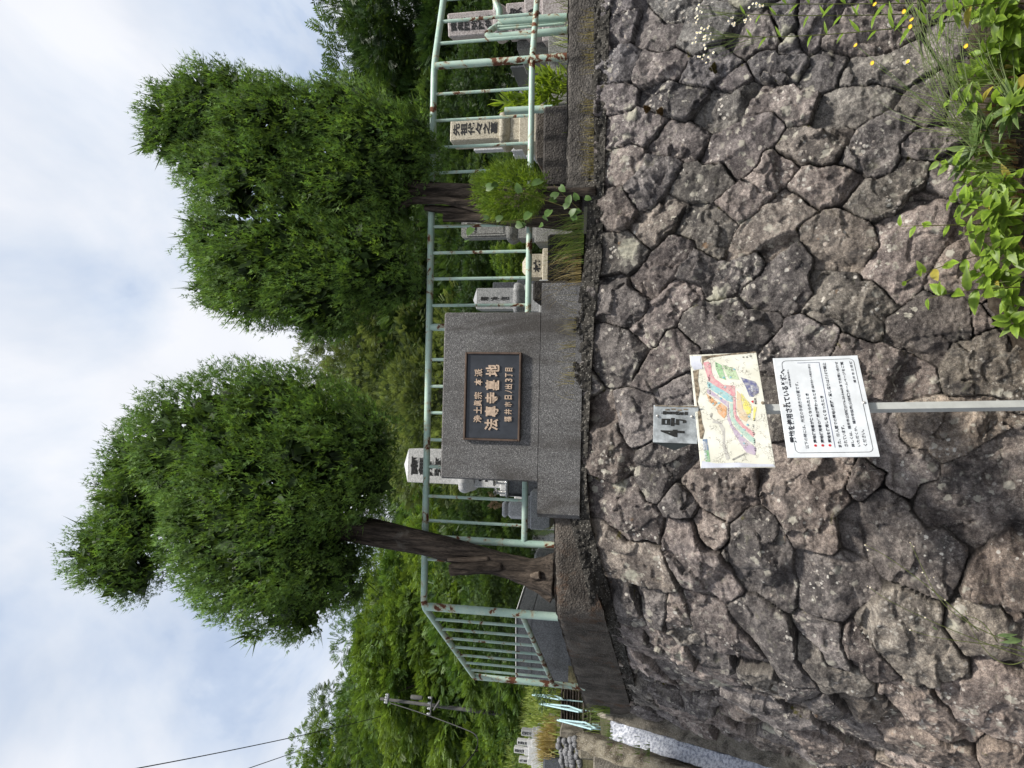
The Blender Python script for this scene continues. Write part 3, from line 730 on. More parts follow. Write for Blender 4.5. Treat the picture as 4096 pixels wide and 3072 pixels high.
# ------------------------------------------------------------------ mint green railing
def railing():
    root = thing('mint_railing', 'rusting mint green pipe railing along the wall top behind the monument', 'railing', (0, 5.0, 2.37))
    o3 = lambda p: (p[0], p[1]-5.0, p[2]-2.37)
    def tube(name, pts, r, n=12, mat='paint', label=None): return MB().tube([o3(p) for p in pts], r, n).build(name, M[mat], root, True, label)
    A = (2.315, 5.0, 3.338); B = (-1.635, 5.0, 3.353); E = (-2.80, 6.62, 3.362); R = (3.3, 5.37, 3.35)
    def arc(P, Q, S, k=.10, m=6):
        P, Q, S = Vector(P), Vector(Q), Vector(S); a = Q+(P-Q).normalized()*k; b = Q+(S-Q).normalized()*k
        return [tuple((1-t)**2*a+2*t*(1-t)*Q+t*t*b) for t in np.linspace(0, 1, m)]
    tube('top_rail', [R]+arc(R, A, B)+arc(A, B, E, .07)+[E], .0245, 14)
    lz = 2.612
    tube('bottom_rail', [(3.3, 5.37, lz+.01), (2.315, 5.0, lz)] , .022, 12, 'paint_rusty', 'rusty bottom rail')
    tube('bottom_rail', [(2.315, 5.0, lz), (-1.125, 5.0, lz+.003)], .022, 12)
    tube('bottom_rail', [(-1.66, 5.03, 2.625), (-2.79, 6.60, 2.60)], .020, 12, 'paint_rusty')
    for x, zb in ((2.315, 2.30), (.405, 2.30), (-1.135, 2.34)): tube('post', [(x, 5, zb), (x, 5, 3.33)], .0265, 12, 'paint_rusty' if x > 2 else 'paint', 'rusty post with peeling paint' if x > 2 else None)
    tube('post', [(-1.637, 5.0, 2.34), (-1.637, 5.0, 3.335)], .030)
    tube('post', [(E[0], E[1], 2.30), (E[0], E[1], 3.36)], .029, 12, 'paint_rusty', 'rusty end post with peeling paint')
    for Yt in (378, 484, 591, 692, 800, 907, 1012, 1116, 1222, 1438, 1545, 1651, 1759, 1867, 1985):
        x = at(1735, Yt, 5.0)[0]; tube('baluster', [(x, 5, lz), (x, 5, 3.335)], .0115, 8)
    x = at(1735, 2083, 5.0)[0]; tube('baluster', [(x, 5, lz), (x, 5, 3.335)], .0115, 8)
    x = -1.29; tube('baluster', [(x, 5, 2.66), (x, 5, 3.335)], .0115, 8)
    for Yt in (36, 110, 186):
        f = {36: .76, 110: .50, 186: .25}[Yt]; x = 2.315+f*.80; y = 5.0+f*.30
        tube('baluster', [(x, y, lz), (x, y, 3.335)], .0125, 8)
    for k in range(7):
        f = (k+1)/8.0; x = -1.66+f*(-1.13); y = 5.03+f*1.57
        tube('baluster', [(x, y, 2.625-.025*f), (x, y, 3.35)], .0115, 8)
railing()
def stair_rail():
    root = thing('stair_handrail', 'looped mint green stair handrail standing before the far right grave', 'handrail', (2.75, 5.6, 2.3))
    def tube(name, pts, r=.03, n=12): return MB().tube([(p[0]-2.75, p[1]-5.6, p[2]-2.3) for p in pts], r, n).build(name, M['paint'], root, True)
    d = 5.75
    P = lambda X, Y, dd=d: tuple(at(X, Y, dd))
    tube('post', [P(2268, 122), P(1990, 148), P(1957, 146), P(1950, 135)], .030)
    tube('handrail', [P(1950, 135), P(1968, 118, 6.0), P(2000, 98, 6.3), P(2003, 84, 6.5)], .027)
    tube('post', [P(2268, 68), P(2010, 84), P(1998, 70), P(1998, 40), P(1985, 10), P(1978, -40)], .030)
    for Y0_, Y1_ in ((112, 128), (102, 117), (93, 105)): tube('baluster', [P(2262, Y0_-18, 6.05), P(1990, Y1_-10, 6.05)], .012)
    b = thing('green_post', 'short mint green pipe post beside the beige grave', 'post', tuple(at(2160, 438, 5.6)))
    c = at(2160, 438, 5.6); t = at(2020, 444, 5.6)
    MB().tube([(0, 0, -.1), tuple(t-c)], .030, 14).build('pipe', M['paint'], b, True)
stair_rail()
# old blocks behind the coping
def block(name, label, cat, X0, X1, Y0, Y1, dist, depth, mat, bev=.015, low=.35):
    a = at(X0, Y1, dist); b = at(X1, Y0, dist)
    w = b[0]-a[0]; zt = a[2]; zb = b[2]-low
    o = MB().box(((a[0]+b[0])/2, dist+depth/2, (zt+zb)/2), (w, depth, zt-zb), bev=bev).build(name, mat)
    return tag(o, label, cat)
block('concrete_block', 'dark weathered concrete block behind the right coping beside the tree', 'block', 2169, 2258, 418, 745, 5.12, .5, M['block'], low=.25)
block('reddish_block', 'low reddish concrete block between the dark block and the beige grave', 'block', 2140, 2172, 440, 640, 5.75, .4, M['coping_rusty'], low=.3)
block('concrete_block', 'low brown concrete block behind the dry grass right of the plinth', 'block', 2188, 2250, 935, 1125, 5.35, .4, M['block'], low=.3)
block('concrete_block', 'mossy concrete block at the back of the plinth under the broken rail', 'block', 2130, 2170, 1122, 1205, 5.15, .3, M['block'], low=.2)
# ------------------------------------------------------------------ graves
M['g_grey'] = m_granite('grey_granite', (.20, .205, .21), (.40, .405, .41))
M['g_pale'] = m_granite('pale_granite', (.36, .365, .37), (.60, .60, .60))
M['g_beige'] = m_granite('beige_granite', (.30, .265, .20), (.56, .52, .42), dirt=.35)
M['g_pink'] = m_granite('pinkish_granite', (.26, .225, .215), (.56, .51, .50), dirt=.4)
M['g_dark'] = m_granite('dark_polished_granite', (.035, .038, .042), (.10, .105, .115), spec=.5, rough=.32, dirt=.1)
M['g_old'] = m_granite('old_lichened_granite', (.12, .12, .115), (.30, .30, .285), dirt=.6, rough=.8)
M['ink'] = m_plain('black_engraving', (.012, .012, .013), .6)
M['steel'] = m_plain('vase_steel', (.55, .55, .55), .25, .9, .5, .2, 60)
M['stem_brown'] = m_plain('dry_stems', (.28, .19, .10), .8)

def vmat(x=0, y=0, z=0): return Matrix.Translation((x, y, z)) @ Matrix.Rotation(RAD(90), 4, 'X')
def lotus(r, h):
    """squared lotus dais with scalloped petals"""
    V = []; Fc = []; n = 48; rows = 9
    for i in range(rows):
        f = i/(rows-1)
        for k in range(n):
            th = 2*math.pi*k/n; c, s_ = math.cos(th), math.sin(th)
            c = math.copysign(abs(c)**.45, c); s_ = math.copysign(abs(s_)**.45, s_)
            pet = abs(math.sin(th*6))
            rr = r*(.80 + .22*math.sin(f*math.pi*.62)) * (1 + .055*pet*(math.sin(f*math.pi)))
            V.append((rr*c, rr*s_, f*h - .10*h*(1-pet)*(f > .7)))
    for i in range(rows-1):
        for k in range(n):
            k2 = (k+1) % n; Fc.append((i*n+k, i*n+k2, i*n+n+k2, i*n+n+k))
    Fc += [tuple(range(n-1, -1, -1)), tuple(range((rows-1)*n, rows*n))]
    return V, Fc
def grave(label, X0, X1, Yc, wpx, dist, mat, text=None, top='flat', lotus_px=0, base=(), rz=0.0, name='gravestone', group=None, bold=.03, txt_w=.55, crest=None, low=.3, tx0=.06, tx1=.96, base_text=None):
    """pillar from image row X0 (top) to X1 (foot), centred on Yc; widths read in photo pixels at that distance"""
    k = at(0, 0, dist); sc = np.linalg.norm(at(2000, Yc, dist)-at(2000, Yc+100, dist))/100
    t = at(X0, Yc, dist); b = at(X1, Yc, dist); h = t[2]-b[2]; w = wpx*sc
    root = thing(name, label, 'gravestone', (b[0], dist, b[2]), rz, group)
    p = MB(); hb = h
    if top == 'pyramid':
        hb = h-.30*w; p.box((0, 0, hb/2), (w, w, hb), bev=.004)
        p.add([(-w/2, -w/2, hb), (w/2, -w/2, hb), (w/2, w/2, hb), (-w/2, w/2, hb), (0, 0, h)], [(0, 1, 4), (1, 2, 4), (2, 3, 4), (3, 0, 4)])
    elif top == 'hip':
        hb = h-.26*w; p.box((0, 0, hb/2), (w, w, hb), bev=.004)
        q = w*.20; p.add([(-w/2, -w/2, hb), (w/2, -w/2, hb), (w/2, w/2, hb), (-w/2, w/2, hb), (-q, -q, h), (q, -q, h), (q, q, h), (-q, q, h)],
                         [(0, 1, 5, 4), (1, 2, 6, 5), (2, 3, 7, 6), (3, 0, 4, 7), (4, 5, 6, 7)])
    elif top == 'round':
        r = w*.16; pts = [(-w/2, 0), (w/2, 0)]
        for kx, a0 in ((w/2-r, 0), (-w/2+r, math.pi/2)):
            for i in range(6): a = a0+i*math.pi/10; pts.append((kx+r*math.cos(a), h-r+r*math.sin(a)))
        p.prism(pts, -w*.35, w*.35, Matrix.Rotation(RAD(90), 4, 'X'))
    else: p.box((0, 0, h/2), (w, w, h), bev=w*.05)
    pil = p.build('pillar', mat, root)
    if top == 'round':
        fr = MB(); i = w*.32
        fr.box((0, -w*.35, h*.48), (i*2, .012, h*.80), bev=.004)
        for sx in (-1, 1): fr.box((sx*w*.40, -w*.36, h*.46), (w*.08, .02, h*.84), bev=.004)
        fr.build('panel_frame', mat, pil)
    if text:
        le = MB(); n = len(text); th = (hb*(tx1-tx0))/n
        for i, ch in enumerate(text):
            y1 = hb*(1-tx0) - i*th; fit_text(le, ch, -w*txt_w/2, w*txt_w/2, y1-th*.90, y1, vmat(0, -w/2-.002 if top != 'round' else -w*.36-.008, 0), bold, .001, res=2)
        le.build('engraving', M['ink'], pil)
    z = 0.0; wl = w
    if lotus_px:
        lh = lotus_px*sc; V, Fc = lotus(w*.72, lh)
        m = MB(); m.add(V, Fc, Matrix.Translation((0, 0, -lh))); m.build('lotus_base', mat, root, True); z -= lh
    for i, (wp, hp, nm) in enumerate(base):
        ww, hh = wp*sc, hp*sc
        if i == len(base)-1: hh = max(hh, z + b[2] - (ground_z(b[0], dist)) + .05)
        bb = MB().box((0, 0, z-hh/2), (ww, ww*.9, hh), bev=.008).build(nm, mat, root)
        if i == 0 and base_text:
            le = MB(); n = len(base_text)
            for q, ch in enumerate(base_text):
                cw = min(hh*.7, ww*.3); x = (q-(n-1)/2)*ww*.40
                fit_text(le, ch, x-cw/2, x+cw/2, z-hh*.86, z-hh*.14, vmat(0, -ww*.45-.002, 0), .03, .001, res=2)
            le.build('engraving', M['ink'], bb)
        if crest and i == crest:
            cm = MB(); V = []; Fc = []
            for kk in range(28):
                a = 2*math.pi*kk/28; V += [(math.cos(a)*hh*.40, -ww*.45-.003, z-hh/2+math.sin(a)*hh*.40), (math.cos(a)*hh*.28, -ww*.45-.003, z-hh/2+math.sin(a)*hh*.28)]
            Fc = [(2*kk, 2*((kk+1) % 28), 2*((kk+1) % 28)+1, 2*kk+1) for kk in range(28)]
            cm.add(V, Fc); fit_text(cm, '木', -hh*.15, hh*.15, z-hh*.66, z-hh*.34, vmat(0, -ww*.45-.003, 0), .03, .001, res=2)
            cm.build('crest', M['ink'], bb)
        z -= hh
    return root
B1 = lambda *a: a
grave('pinkish gravestone with a lotus dais at the far right behind the looped handrail', 1803, 1985, 97, 88, 6.9, M['g_pink'], '南無阿弥陀佛', 'flat', 52,
      ((118, 75, 'dado'), (150, 70, 'plinth'), (190, 90, 'foundation')), rz=RAD(-14), base_text='林家', crest=1)
grave('beige gravestone with six large brush characters under the right tree', 1813, 2010, 528, 92, 7.4, M['g_beige'], '先祖代々之墓', 'flat', 40,
      ((112, 40, 'dado'), (150, 90, 'plinth')), rz=RAD(3))
grave('plain grey gravestone half hidden behind the beige one', 1900, 2052, 584, 34, 8.4, M['g_pale'], None, 'flat', 0, ((60, 60, 'plinth'), (80, 60, 'foundation')))
grave('small pale gravestone low between the railing bars left of the beige grave', 2058, 2110, 605, 46, 9.0, M['g_pale'], None, 'flat', 0, ((60, 30, 'plinth'), (80, 60, 'foundation')))
grave('old round shouldered gravestone with a sunken panel left of the ball shrub', 1852, 2036, 915, 76, 7.2, M['g_old'], '釋', 'round', 44, ((100, 70, 'dado'), (140, 40, 'plinth')), tx0=.12, tx1=.35)
grave('low beige gravestone with a chamfered top right of the monument', 2093, 2178, 1070, 92, 7.0, M['g_beige'], '林', 'hip', 0, ((130, 30, 'plinth'), (150, 60, 'foundation')), tx0=.4, tx1=.9)
grave('plain grey obelisk with a pyramid top beside the monument', 1893, 2064, 1199, 84, 7.0, M['g_grey'], '釋净信', 'pyramid', 42, ((110, 60, 'dado'), (140, 60, 'plinth')), txt_w=.18, bold=.01, tx0=.1, tx1=.9)
grave('dark polished gravestone peeping out behind the grey obelisk', 1975, 2072, 1148, 34, 8.2, M['g_dark'], None, 'flat', 0, ((50, 60, 'plinth'), (70, 60, 'foundation')))
grave('tall pale obelisk standing higher than the railing behind the monument', 1617, 1858, 1867, 134, 6.9, M['g_pale'], '南無阿弥陀佛', 'pyramid', 58,
      ((150, 110, 'dado'), (205, 60, 'plinth'), (240, 60, 'foundation')), rz=RAD(4), base_text='辻家', tx0=.05)
far = 'white gravestones far up the slope'
for lab, X0, X1, Yc, w, d, txt in (
    ('small white gravestone with black writing seen right of the rusty post', 2012, 2058, 200, 20, 12.0, '南無阿弥陀佛'),
    ('plain white gravestone seen left of the rusty post', 2025, 2060, 303, 17, 13.0, None),
    ('lower plain white gravestone left of the rusty post', 2078, 2120, 312, 22, 11.0, None),
    ('white gravestone rising behind the yellow leaved bush', 2028, 2080, 385, 26, 11.0, None),
    ('tiny white gravestone between the railing end and the leaning trunk', 2131, 2182, 2153, 18, 10.0, '先祖代々'),
    ('tiny white gravestone left of the leaning trunk', 2126, 2150, 2207, 18, 10.0, '南無阿')):
    grave(lab, X0, X1, Yc, w, d, M['g_pale'], txt, 'flat', 0, ((w*1.5, 14, 'dado'), (w*2.2, 60, 'plinth')), group=far, bold=.02)
for lab, X0, X1, Yc, w, txt in (('grey gravestone farthest right on the grassy slope', 2087, 2130, 2930, 24, '先祖代々'), ('white gravestone second from right on the grassy slope', 2070, 2112, 2969, 20, '南無阿弥'),
                           ('white gravestone with dark lower block on the grassy slope', 2058, 2100, 3000, 22, '南無阿弥陀佛'), ('white gravestone at the left edge of the grassy slope', 2077, 2112, 3040, 20, '先祖')):
    grave(lab, X0, X1, Yc, w, 13.0, M['g_pale' if 'white' in lab else 'g_grey'], txt, 'flat', 0, ((w*1.4, 18, 'dado'), (w*2.4, 40, 'plinth')), group='gravestones on the slope beyond the left flank', bold=.02)
block('grave_slab', 'grey slab standing behind the rusty post', 'stone slab', 2042, 2208, 252, 274, 7.6, .5, M['g_dark'], .006, .4)
block('grave_platform', 'weathered beige stone platform beside the far right handrail', 'stone platform', 2068, 2140, 158, 198, 7.0, .6, M['g_old'], .006, .5)
block('grave_platform', 'grey stone platform behind the leaning trunk', 'stone platform', 2139, 2182, 2068, 2118, 6.6, .5, M['g_grey'], .006, .3)
block('grave_platform', 'long pale kerb stone in front of the far right grave', 'stone kerb', 2190, 2240, 60, 420, 6.3, .3, M['g_old'], .006, .3)
# flower vases, incense stand and ossuary left of the monument
def vase(label, X0, X1, Yc, dist):
    a = at(X0, Yc, dist); b = at(X1, Yc, dist); h = a[2]-b[2]; r = h*.16
    root = thing('flower_vase', label, 'vase', tuple(b), 0, 'steel flower vases at the tall obelisk')
    prof = [(r, 0), (r*1.15, h*.04), (r, h*.08)]
    for i in range(9): prof += [(r*1.02, h*(.1+i*.075)), (r*.9, h*(.13+i*.075))]
    prof += [(r*1.9, h*.88), (r*2.0, h*.92), (r*.8, h*.97), (r*.4, h)]
    MB().lathe(prof, 18).build('body', M['steel'], root, True)
vase('steel ribbed vase close against the monument edge', 1972, 2027, 1930, 6.45)
vase('steel ribbed vase nearer the railing bar', 1975, 2027, 1970, 6.45)
block('altar_stone', 'grey altar block under the steel vases', 'altar block', 2027, 2150, 1890, 1985, 6.40, .28, M['g_grey'], .01, .3)
def incense():
    b = at(2195, 1930, 6.2); sc = 6.3/2850
    root = thing('incense_box', 'dark rounded incense box in front of the altar block', 'incense box', (b[0], 6.1, b[2]))
    h = at(2030, 1930, 6.1)[2]-b[2]
    MB().box((0, 0, h/2), (95*sc, .22, h), bev=.03).build('body', M['g_dark'], root)
    MB().box((0, 0, h-.02), (105*sc, .26, .025), bev=.008).build('lid', M['g_grey'], root)
incense()
def ossuary():
    b = at(2120, 2038, 6.0); h = at(2034, 2038, 6.0)[2]-b[2]; sc = 6.1/2850
    root = thing('flower_stand', 'rounded pale granite flower stand with a chamfered cap', 'flower stand', (b[0], 6.0, b[2]))
    MB().box((0, 0, h/2), (72*sc, .16, h), bev=.03).build('body', M['g_pale'], root)
    c = MB(); c.box((0, 0, h+.022), (62*sc, .14, .044), bev=.014).build('cap', M['g_pale'], root)
    MB().box((0, 0, -.012), (125*sc, .26, .024), bev=.003).build('tray', M['g_grey'], root)
    MB().box((.02, 0, -.11), (150*sc, .3, .17), bev=.01).build('base', M['g_grey'], root)
    f = thing('dried_flowers', 'dried flower stalks standing on the granite flower stand', 'dried flowers', (b[0]+.03, 6.0, b[2]+h+.044))
    s_ = MB(); r_ = random.Random(5)
    for i in range(9): s_.tube([(0, 0, -.01), (r_.uniform(-.04, .05), r_.uniform(-.03, .03), .05+r_.random()*.03), (r_.uniform(-.05, .11), r_.uniform(-.04, .04), .10+r_.random()*.05)], .0022, 5)
    s_.build('stalks', M['stem_brown'], f)
    p_ = MB()
    for i in range(14): p_.box((r_.uniform(-.03, .08), r_.uniform(-.03, .03), .06+r_.random()*.07), (.022, .012, .018), r_.random()*3, taper=(.5, .5))
    p_.build('blooms', M['stem_brown'], f)
ossuary()
def polished_grave():
    """big panelled polished enclosure left of the leaning trunk"""
    d0 = 6.6
    root = thing('granite_enclosure', 'dark polished granite grave enclosure with a pale top edge at the left corner', 'grave enclosure', tuple(at(2235, 2560, d0)))
    o = at(2235, 2560, d0)
    A = at(2106, 2326, 7.15)-o; B = at(2066, 2450, d0)-o; Cc = at(2066, 2722, 6.78)-o
    def wall(P, Q, name, zlow):
        P, Q = Vector(P), Vector(Q); d = (Q-P); d.z = 0; nrm = Vector((-d.y, d.x, 0)).normalized()
        if nrm.y < 0: nrm = -nrm
        m = MB(); rows = [(0.0, .010), (-.012, .010), (-.012, 0), (-.145, 0), (-.145, .012), (-.152, .012), (-.152, 0), (zlow, 0)]
        V = []; Fc = []
        for z, inn in rows:
            for T_ in (P, Q): V.append(tuple(T_ + nrm*inn + Vector((0, 0, z))))
        for i in range(len(rows)-1): Fc.append((2*i, 2*i+1, 2*i+3, 2*i+2))
        n0 = len(V)
        V += [tuple(P+nrm*.3), tuple(Q+nrm*.3), tuple(P+nrm*.3+Vector((0, 0, zlow))), tuple(Q+nrm*.3+Vector((0, 0, zlow)))]
        Fc += [(0, n0, n0+1, 1), (n0, n0+2, n0+3, n0+1)]
        m.add(V, Fc); return m.build(name, M['g_dark'], root)
    wall(A, B, 'side_panel', -.45); wall(B, Cc, 'front_panel', -.50)
    e = MB()
    for P, Q in ((A, B), (B, Cc)):
        P, Q = Vector(P), Vector(Q); e.tube([P+Vector((0, 0, .004)), Q+Vector((0, 0, .004))], .007, 6)
    e.build('edge_moulding', M['g_pale'], root)
polished_grave()
block('pink_stone', 'small pinkish stone showing over the dark enclosure beside the trunk', 'stone', 2082, 2120, 2318, 2340, 7.2, .3, M['g_pink'], .006, .3)
block('old_stone', 'low old lichened stone behind the foot of the leaning trunk', 'stone', 2135, 2190, 2215, 2275, 6.2, .4, M['g_old'], .02, .3)
# ------------------------------------------------------------------ foliage: fronds and leaf sprays as real little faces
def frond_template(pairs=7):
    """flat arborvitae spray along +x, unit length: axis plus alternating forked branchlets; returns quads and position along the axis"""
    V = []; Fq = []; A = []
    def dia(p, q, w):
        p = np.array(p); q = np.array(q); d = q-p; n = np.array([-d[1], d[0], 0]); n = n/max(np.linalg.norm(n), 1e-6)*w
        i = len(V); m = p+d*.45
        V.extend([p, m+n, q, m-n]); Fq.append((i, i+1, i+2, i+3))
        A.extend([p[0], m[0], min(1, q[0]+.25), m[0]])
    dia((0, 0, 0), (.93, 0, 0), .030)
    for i in range(pairs):
        t = .12+.80*i/pairs; L = .46*(1-.72*t)*(1 if i else .7)
        for s in (-1, 1):
            a = .75-.25*t; tt = t+(.04 if s > 0 else 0)
            e = (tt+L*math.cos(a), s*L*math.sin(a), .03*s*((i % 2)-.5))
            dia((tt, 0, 0), e, .052)
            m = (tt+.45*L*math.cos(a), s*.45*L*math.sin(a), 0)
            dia(m, (m[0]+.42*L, m[1]+s*.02*L, .02), .042)
        return np.array(V, np.float32), np.array(Fq, np.int32), np.array(A, np.float32)
FV, FF, FA = frond_template(5)
FV2, FF2, FA2 = frond_template(4)

def leaf_template(w=.34):
    V = np.array([(0, 0, 0), (.45, w*.5, .04), (1, 0, -.06), (.45, -w*.5, .04)], np.float32)
    return V, np.array([(0, 1, 2, 3)], np.int32), np.array([.0, .5, 1, .5], np.float32)
LV, LF, LA = leaf_template()
def orient(xd, roll, r):
    """rotation matrices whose x axis is xd, rolled at random about it"""
    xd = xd/np.linalg.norm(xd, axis=1, keepdims=True)
    ref = r.normal(size=xd.shape); y = ref - (ref*xd).sum(1, keepdims=True)*xd; y /= np.linalg.norm(y, axis=1, keepdims=True)
    return np.stack([xd, y, np.cross(xd, y)], -1)           # columns
def scatter(TV, TF, TA, pos, Rm, size, cbase, ctip, r, jit=.25, curl=.0):
    n = len(pos)
    T = np.repeat(TV[None], n, 0)*size[:, None, None]
    if curl: T[:, :, 2] += (curl*r.uniform(-1, 1, n))[:, None]*(TV[:, 0]**2)[None]*size[:, None]
    V = np.einsum('nij,nkj->nki', Rm, T) + pos[:, None, :]
    Fq = TF[None] + (np.arange(n)*len(TV))[:, None, None]
    a = np.clip(TA, 0, 1)[None, :, None]
    c = cbase[:, None, :]*(1-a) + ctip[:, None, :]*a
    return V.reshape(-1, 3), Fq.reshape(-1, TF.shape[1]), c.reshape(-1, 3)

def arborvitae_crown(lobes, name, root, origin, seed, nclump, per, size=(.046, .078), inner=900, holes=()):
    """lobes: (cx,cy,cz, rx,ry,rz); tufts of fronds stand on the lobes' skin, darker fronds inside"""
    r = np.random.default_rng(seed); L = np.array(lobes); area = (L[:, 3]*L[:, 5])+.3*L[:, 4]**2; pr = area/area.sum()
    P = []; N = []; up = np.array([0, 0, 1.0])
    while len(P) < nclump:
        k = r.choice(len(L), p=pr); d = r.normal(size=3); d /= np.linalg.norm(d)
        if d[1] > .55 and r.random() < .6: continue
        q_ = L[k, :3]+d*L[k, 3:]; bump = 1+.14*float(vnoise(np.array([q_[0]*3.6]), np.array([q_[1]*3.6]), np.array([q_[2]*3.0]), seed=seed)[0])
        p = L[k, :3]+d*L[k, 3:]*bump
        ins = (((p-L[:, :3])/L[:, 3:])**2).sum(1); ins[k] = 9
        if ins.min() < .72: continue
        if any(np.linalg.norm((p-np.array(h[:3]))[[0, 2]]) < h[3] and r.random() < .85 for h in holes): continue
        n = d/L[k, 3:]; n /= np.linalg.norm(n); P.append(p); N.append(n)
    P = np.array(P); N = np.array(N); m = len(P)
    # every tuft is a plume: sprays staggered along one outward and upward axis
    depth = r.normal(-.015, .024, m)[:, None]; P = P + N*depth
    axis = N*r.uniform(.40, .85, (m, 1)) + up*r.uniform(.55, 1.15, (m, 1)) + r.normal(0, .14, (m, 3)); axis /= np.linalg.norm(axis, axis=1, keepdims=True)
    cs = r.uniform(.7, 1.4, m)
    rep = np.repeat(np.arange(m), per); K = len(rep)
    f = r.uniform(0, 1, K); rad = (.012+.030*np.sin(np.pi*np.clip(f*.85+.1, 0, 1)))*cs[rep]
    sd = r.normal(0, 1, (K, 3)); sd -= (sd*axis[rep]).sum(1, keepdims=True)*axis[rep]; sd /= np.linalg.norm(sd, axis=1, keepdims=True)
    pos = P[rep] + axis[rep]*((f-.6)*.115*cs[rep])[:, None] + sd*(rad*r.uniform(.2, 1, K))[:, None]
    tdir = axis[rep] + sd*r.uniform(.1, .65, (K, 1)) + r.normal(0, .08, (K, 3))
    size_ = r.uniform(size[0], size[1], K)*(1.1-.35*f)*cs[rep]
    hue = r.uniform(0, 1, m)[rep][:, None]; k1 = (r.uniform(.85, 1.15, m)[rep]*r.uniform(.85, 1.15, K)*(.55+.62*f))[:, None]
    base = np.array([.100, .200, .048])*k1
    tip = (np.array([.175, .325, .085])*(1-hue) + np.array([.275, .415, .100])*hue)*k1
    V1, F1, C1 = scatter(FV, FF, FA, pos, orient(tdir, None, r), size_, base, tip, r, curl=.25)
    # inside
    pi_ = pr*(L[:, 3:].min(1) > .10); pi_ /= pi_.sum(); k = r.choice(len(L), inner, p=pi_); d = r.normal(size=(inner, 3)); d /= np.linalg.norm(d, axis=1, keepdims=True)
    q = L[k, :3] + d*L[k, 3:]*(r.uniform(.30, .74, inner)**.7)[:, None]
    for h in holes:
        ok = np.linalg.norm((q-np.array(h[:3]))[:, [0, 2]], axis=1) > h[3]*.9; q = q[ok]; d = d[ok]
    n_ = len(q); td = d*.6+up*.6+r.normal(0, .3, (n_, 3))
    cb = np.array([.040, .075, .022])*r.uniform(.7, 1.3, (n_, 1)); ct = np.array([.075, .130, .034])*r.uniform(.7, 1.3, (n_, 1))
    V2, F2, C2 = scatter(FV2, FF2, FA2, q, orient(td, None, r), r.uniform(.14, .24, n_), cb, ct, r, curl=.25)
    # dense dark leaf faces filling the heart of the crown
    mcore = inner*3; pc = pr*(L[:, 3:].min(1) > .14); pc /= pc.sum(); k = r.choice(len(L), mcore, p=pc); d = r.normal(size=(mcore, 3)); d /= np.linalg.norm(d, axis=1, keepdims=True)
    q = L[k, :3] + d*L[k, 3:]*(r.uniform(.35, .70, mcore))[:, None]
    for h in holes: q = q[np.linalg.norm((q-np.array(h[:3]))[:, [0, 2]], axis=1) > h[3]]
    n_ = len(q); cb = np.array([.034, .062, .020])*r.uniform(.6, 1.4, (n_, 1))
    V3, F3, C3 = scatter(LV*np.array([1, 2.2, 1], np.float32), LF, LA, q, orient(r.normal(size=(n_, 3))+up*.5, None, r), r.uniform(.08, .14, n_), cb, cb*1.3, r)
    V = np.concatenate([V1, V2, V3]) - np.array(origin); Fq = np.concatenate([F1, F2+len(V1), F3+len(V1)+len(V2)]); Cc = np.concatenate([C1, C2, C3])
    return npmesh(name, V, Fq, M['frond'], root, False, {'leafcol': Cc})

def bark_tube(pts, radii, seed=0, n=44, steps=70, lobed=.17, twist=.6):
    """trunk with flutes running along it"""
    P = np.array(pts, float); t = np.linspace(0, 1, len(P)); tt = np.linspace(0, 1, steps)
    def cr(v): 
        out = np.stack([np.interp(tt, t, v[:, i]) for i in range(v.shape[1])], 1)
        for _ in range(6): out[1:-1] = (out[:-2]+2*out[1:-1]+out[2:])/4
        return out
    Q = cr(P); R_ = cr(np.array(radii, float)[:, None])[:, 0]
    V = []; th = np.linspace(0, 2*math.pi, n, endpoint=False); prev = np.array([1.0, 0, 0])
    for i in range(steps):
        d = Q[min(i+1, steps-1)]-Q[max(i-1, 0)]; d /= np.linalg.norm(d)
        a = prev - d*(prev@d); a /= np.linalg.norm(a); prev = a; b = np.cross(d, a)
        ph = th + twist*tt[i]
        fl = 1+lobed*(.55*np.cos(3*ph+seed)+.45*np.cos(5*ph+2*seed+1))+.05*vnoise(np.cos(th)*4+seed, np.sin(th)*4, np.full(n, tt[i]*9))+.07*np.abs(vnoise(np.cos(th)*9+seed, np.sin(th)*9, np.full(n, tt[i]*5)))+.05*vnoise(np.cos(th)*22+seed, np.sin(th)*22, np.full(n, tt[i]*14))
        V.append(Q[i] + (np.cos(th)*fl*R_[i])[:, None]*a + (np.sin(th)*fl*R_[i])[:, None]*b)
    V = np.concatenate(V); I = np.arange(steps*n).reshape(steps, n); J = np.roll(I, -1, 1)
    Fq = np.stack([I[:-1], J[:-1], J[1:], I[1:]], -1).reshape(-1, 4)
    return V, [Fq, np.array([tuple(I[0][::-1])]), np.array([tuple(I[-1])])]
def join_tubes(name, tubes, mat, root, origin):
    Vs = []; F4 = []; caps = []; n = 0
    for V, Fs in tubes:
        Vs.append(V); F4.append(Fs[0]+n); caps += [Fs[1]+n, Fs[2]+n]; n += len(V)
    return npmesh(name, np.concatenate(Vs)-np.array(origin), [np.concatenate(F4)]+caps, mat, root, True)

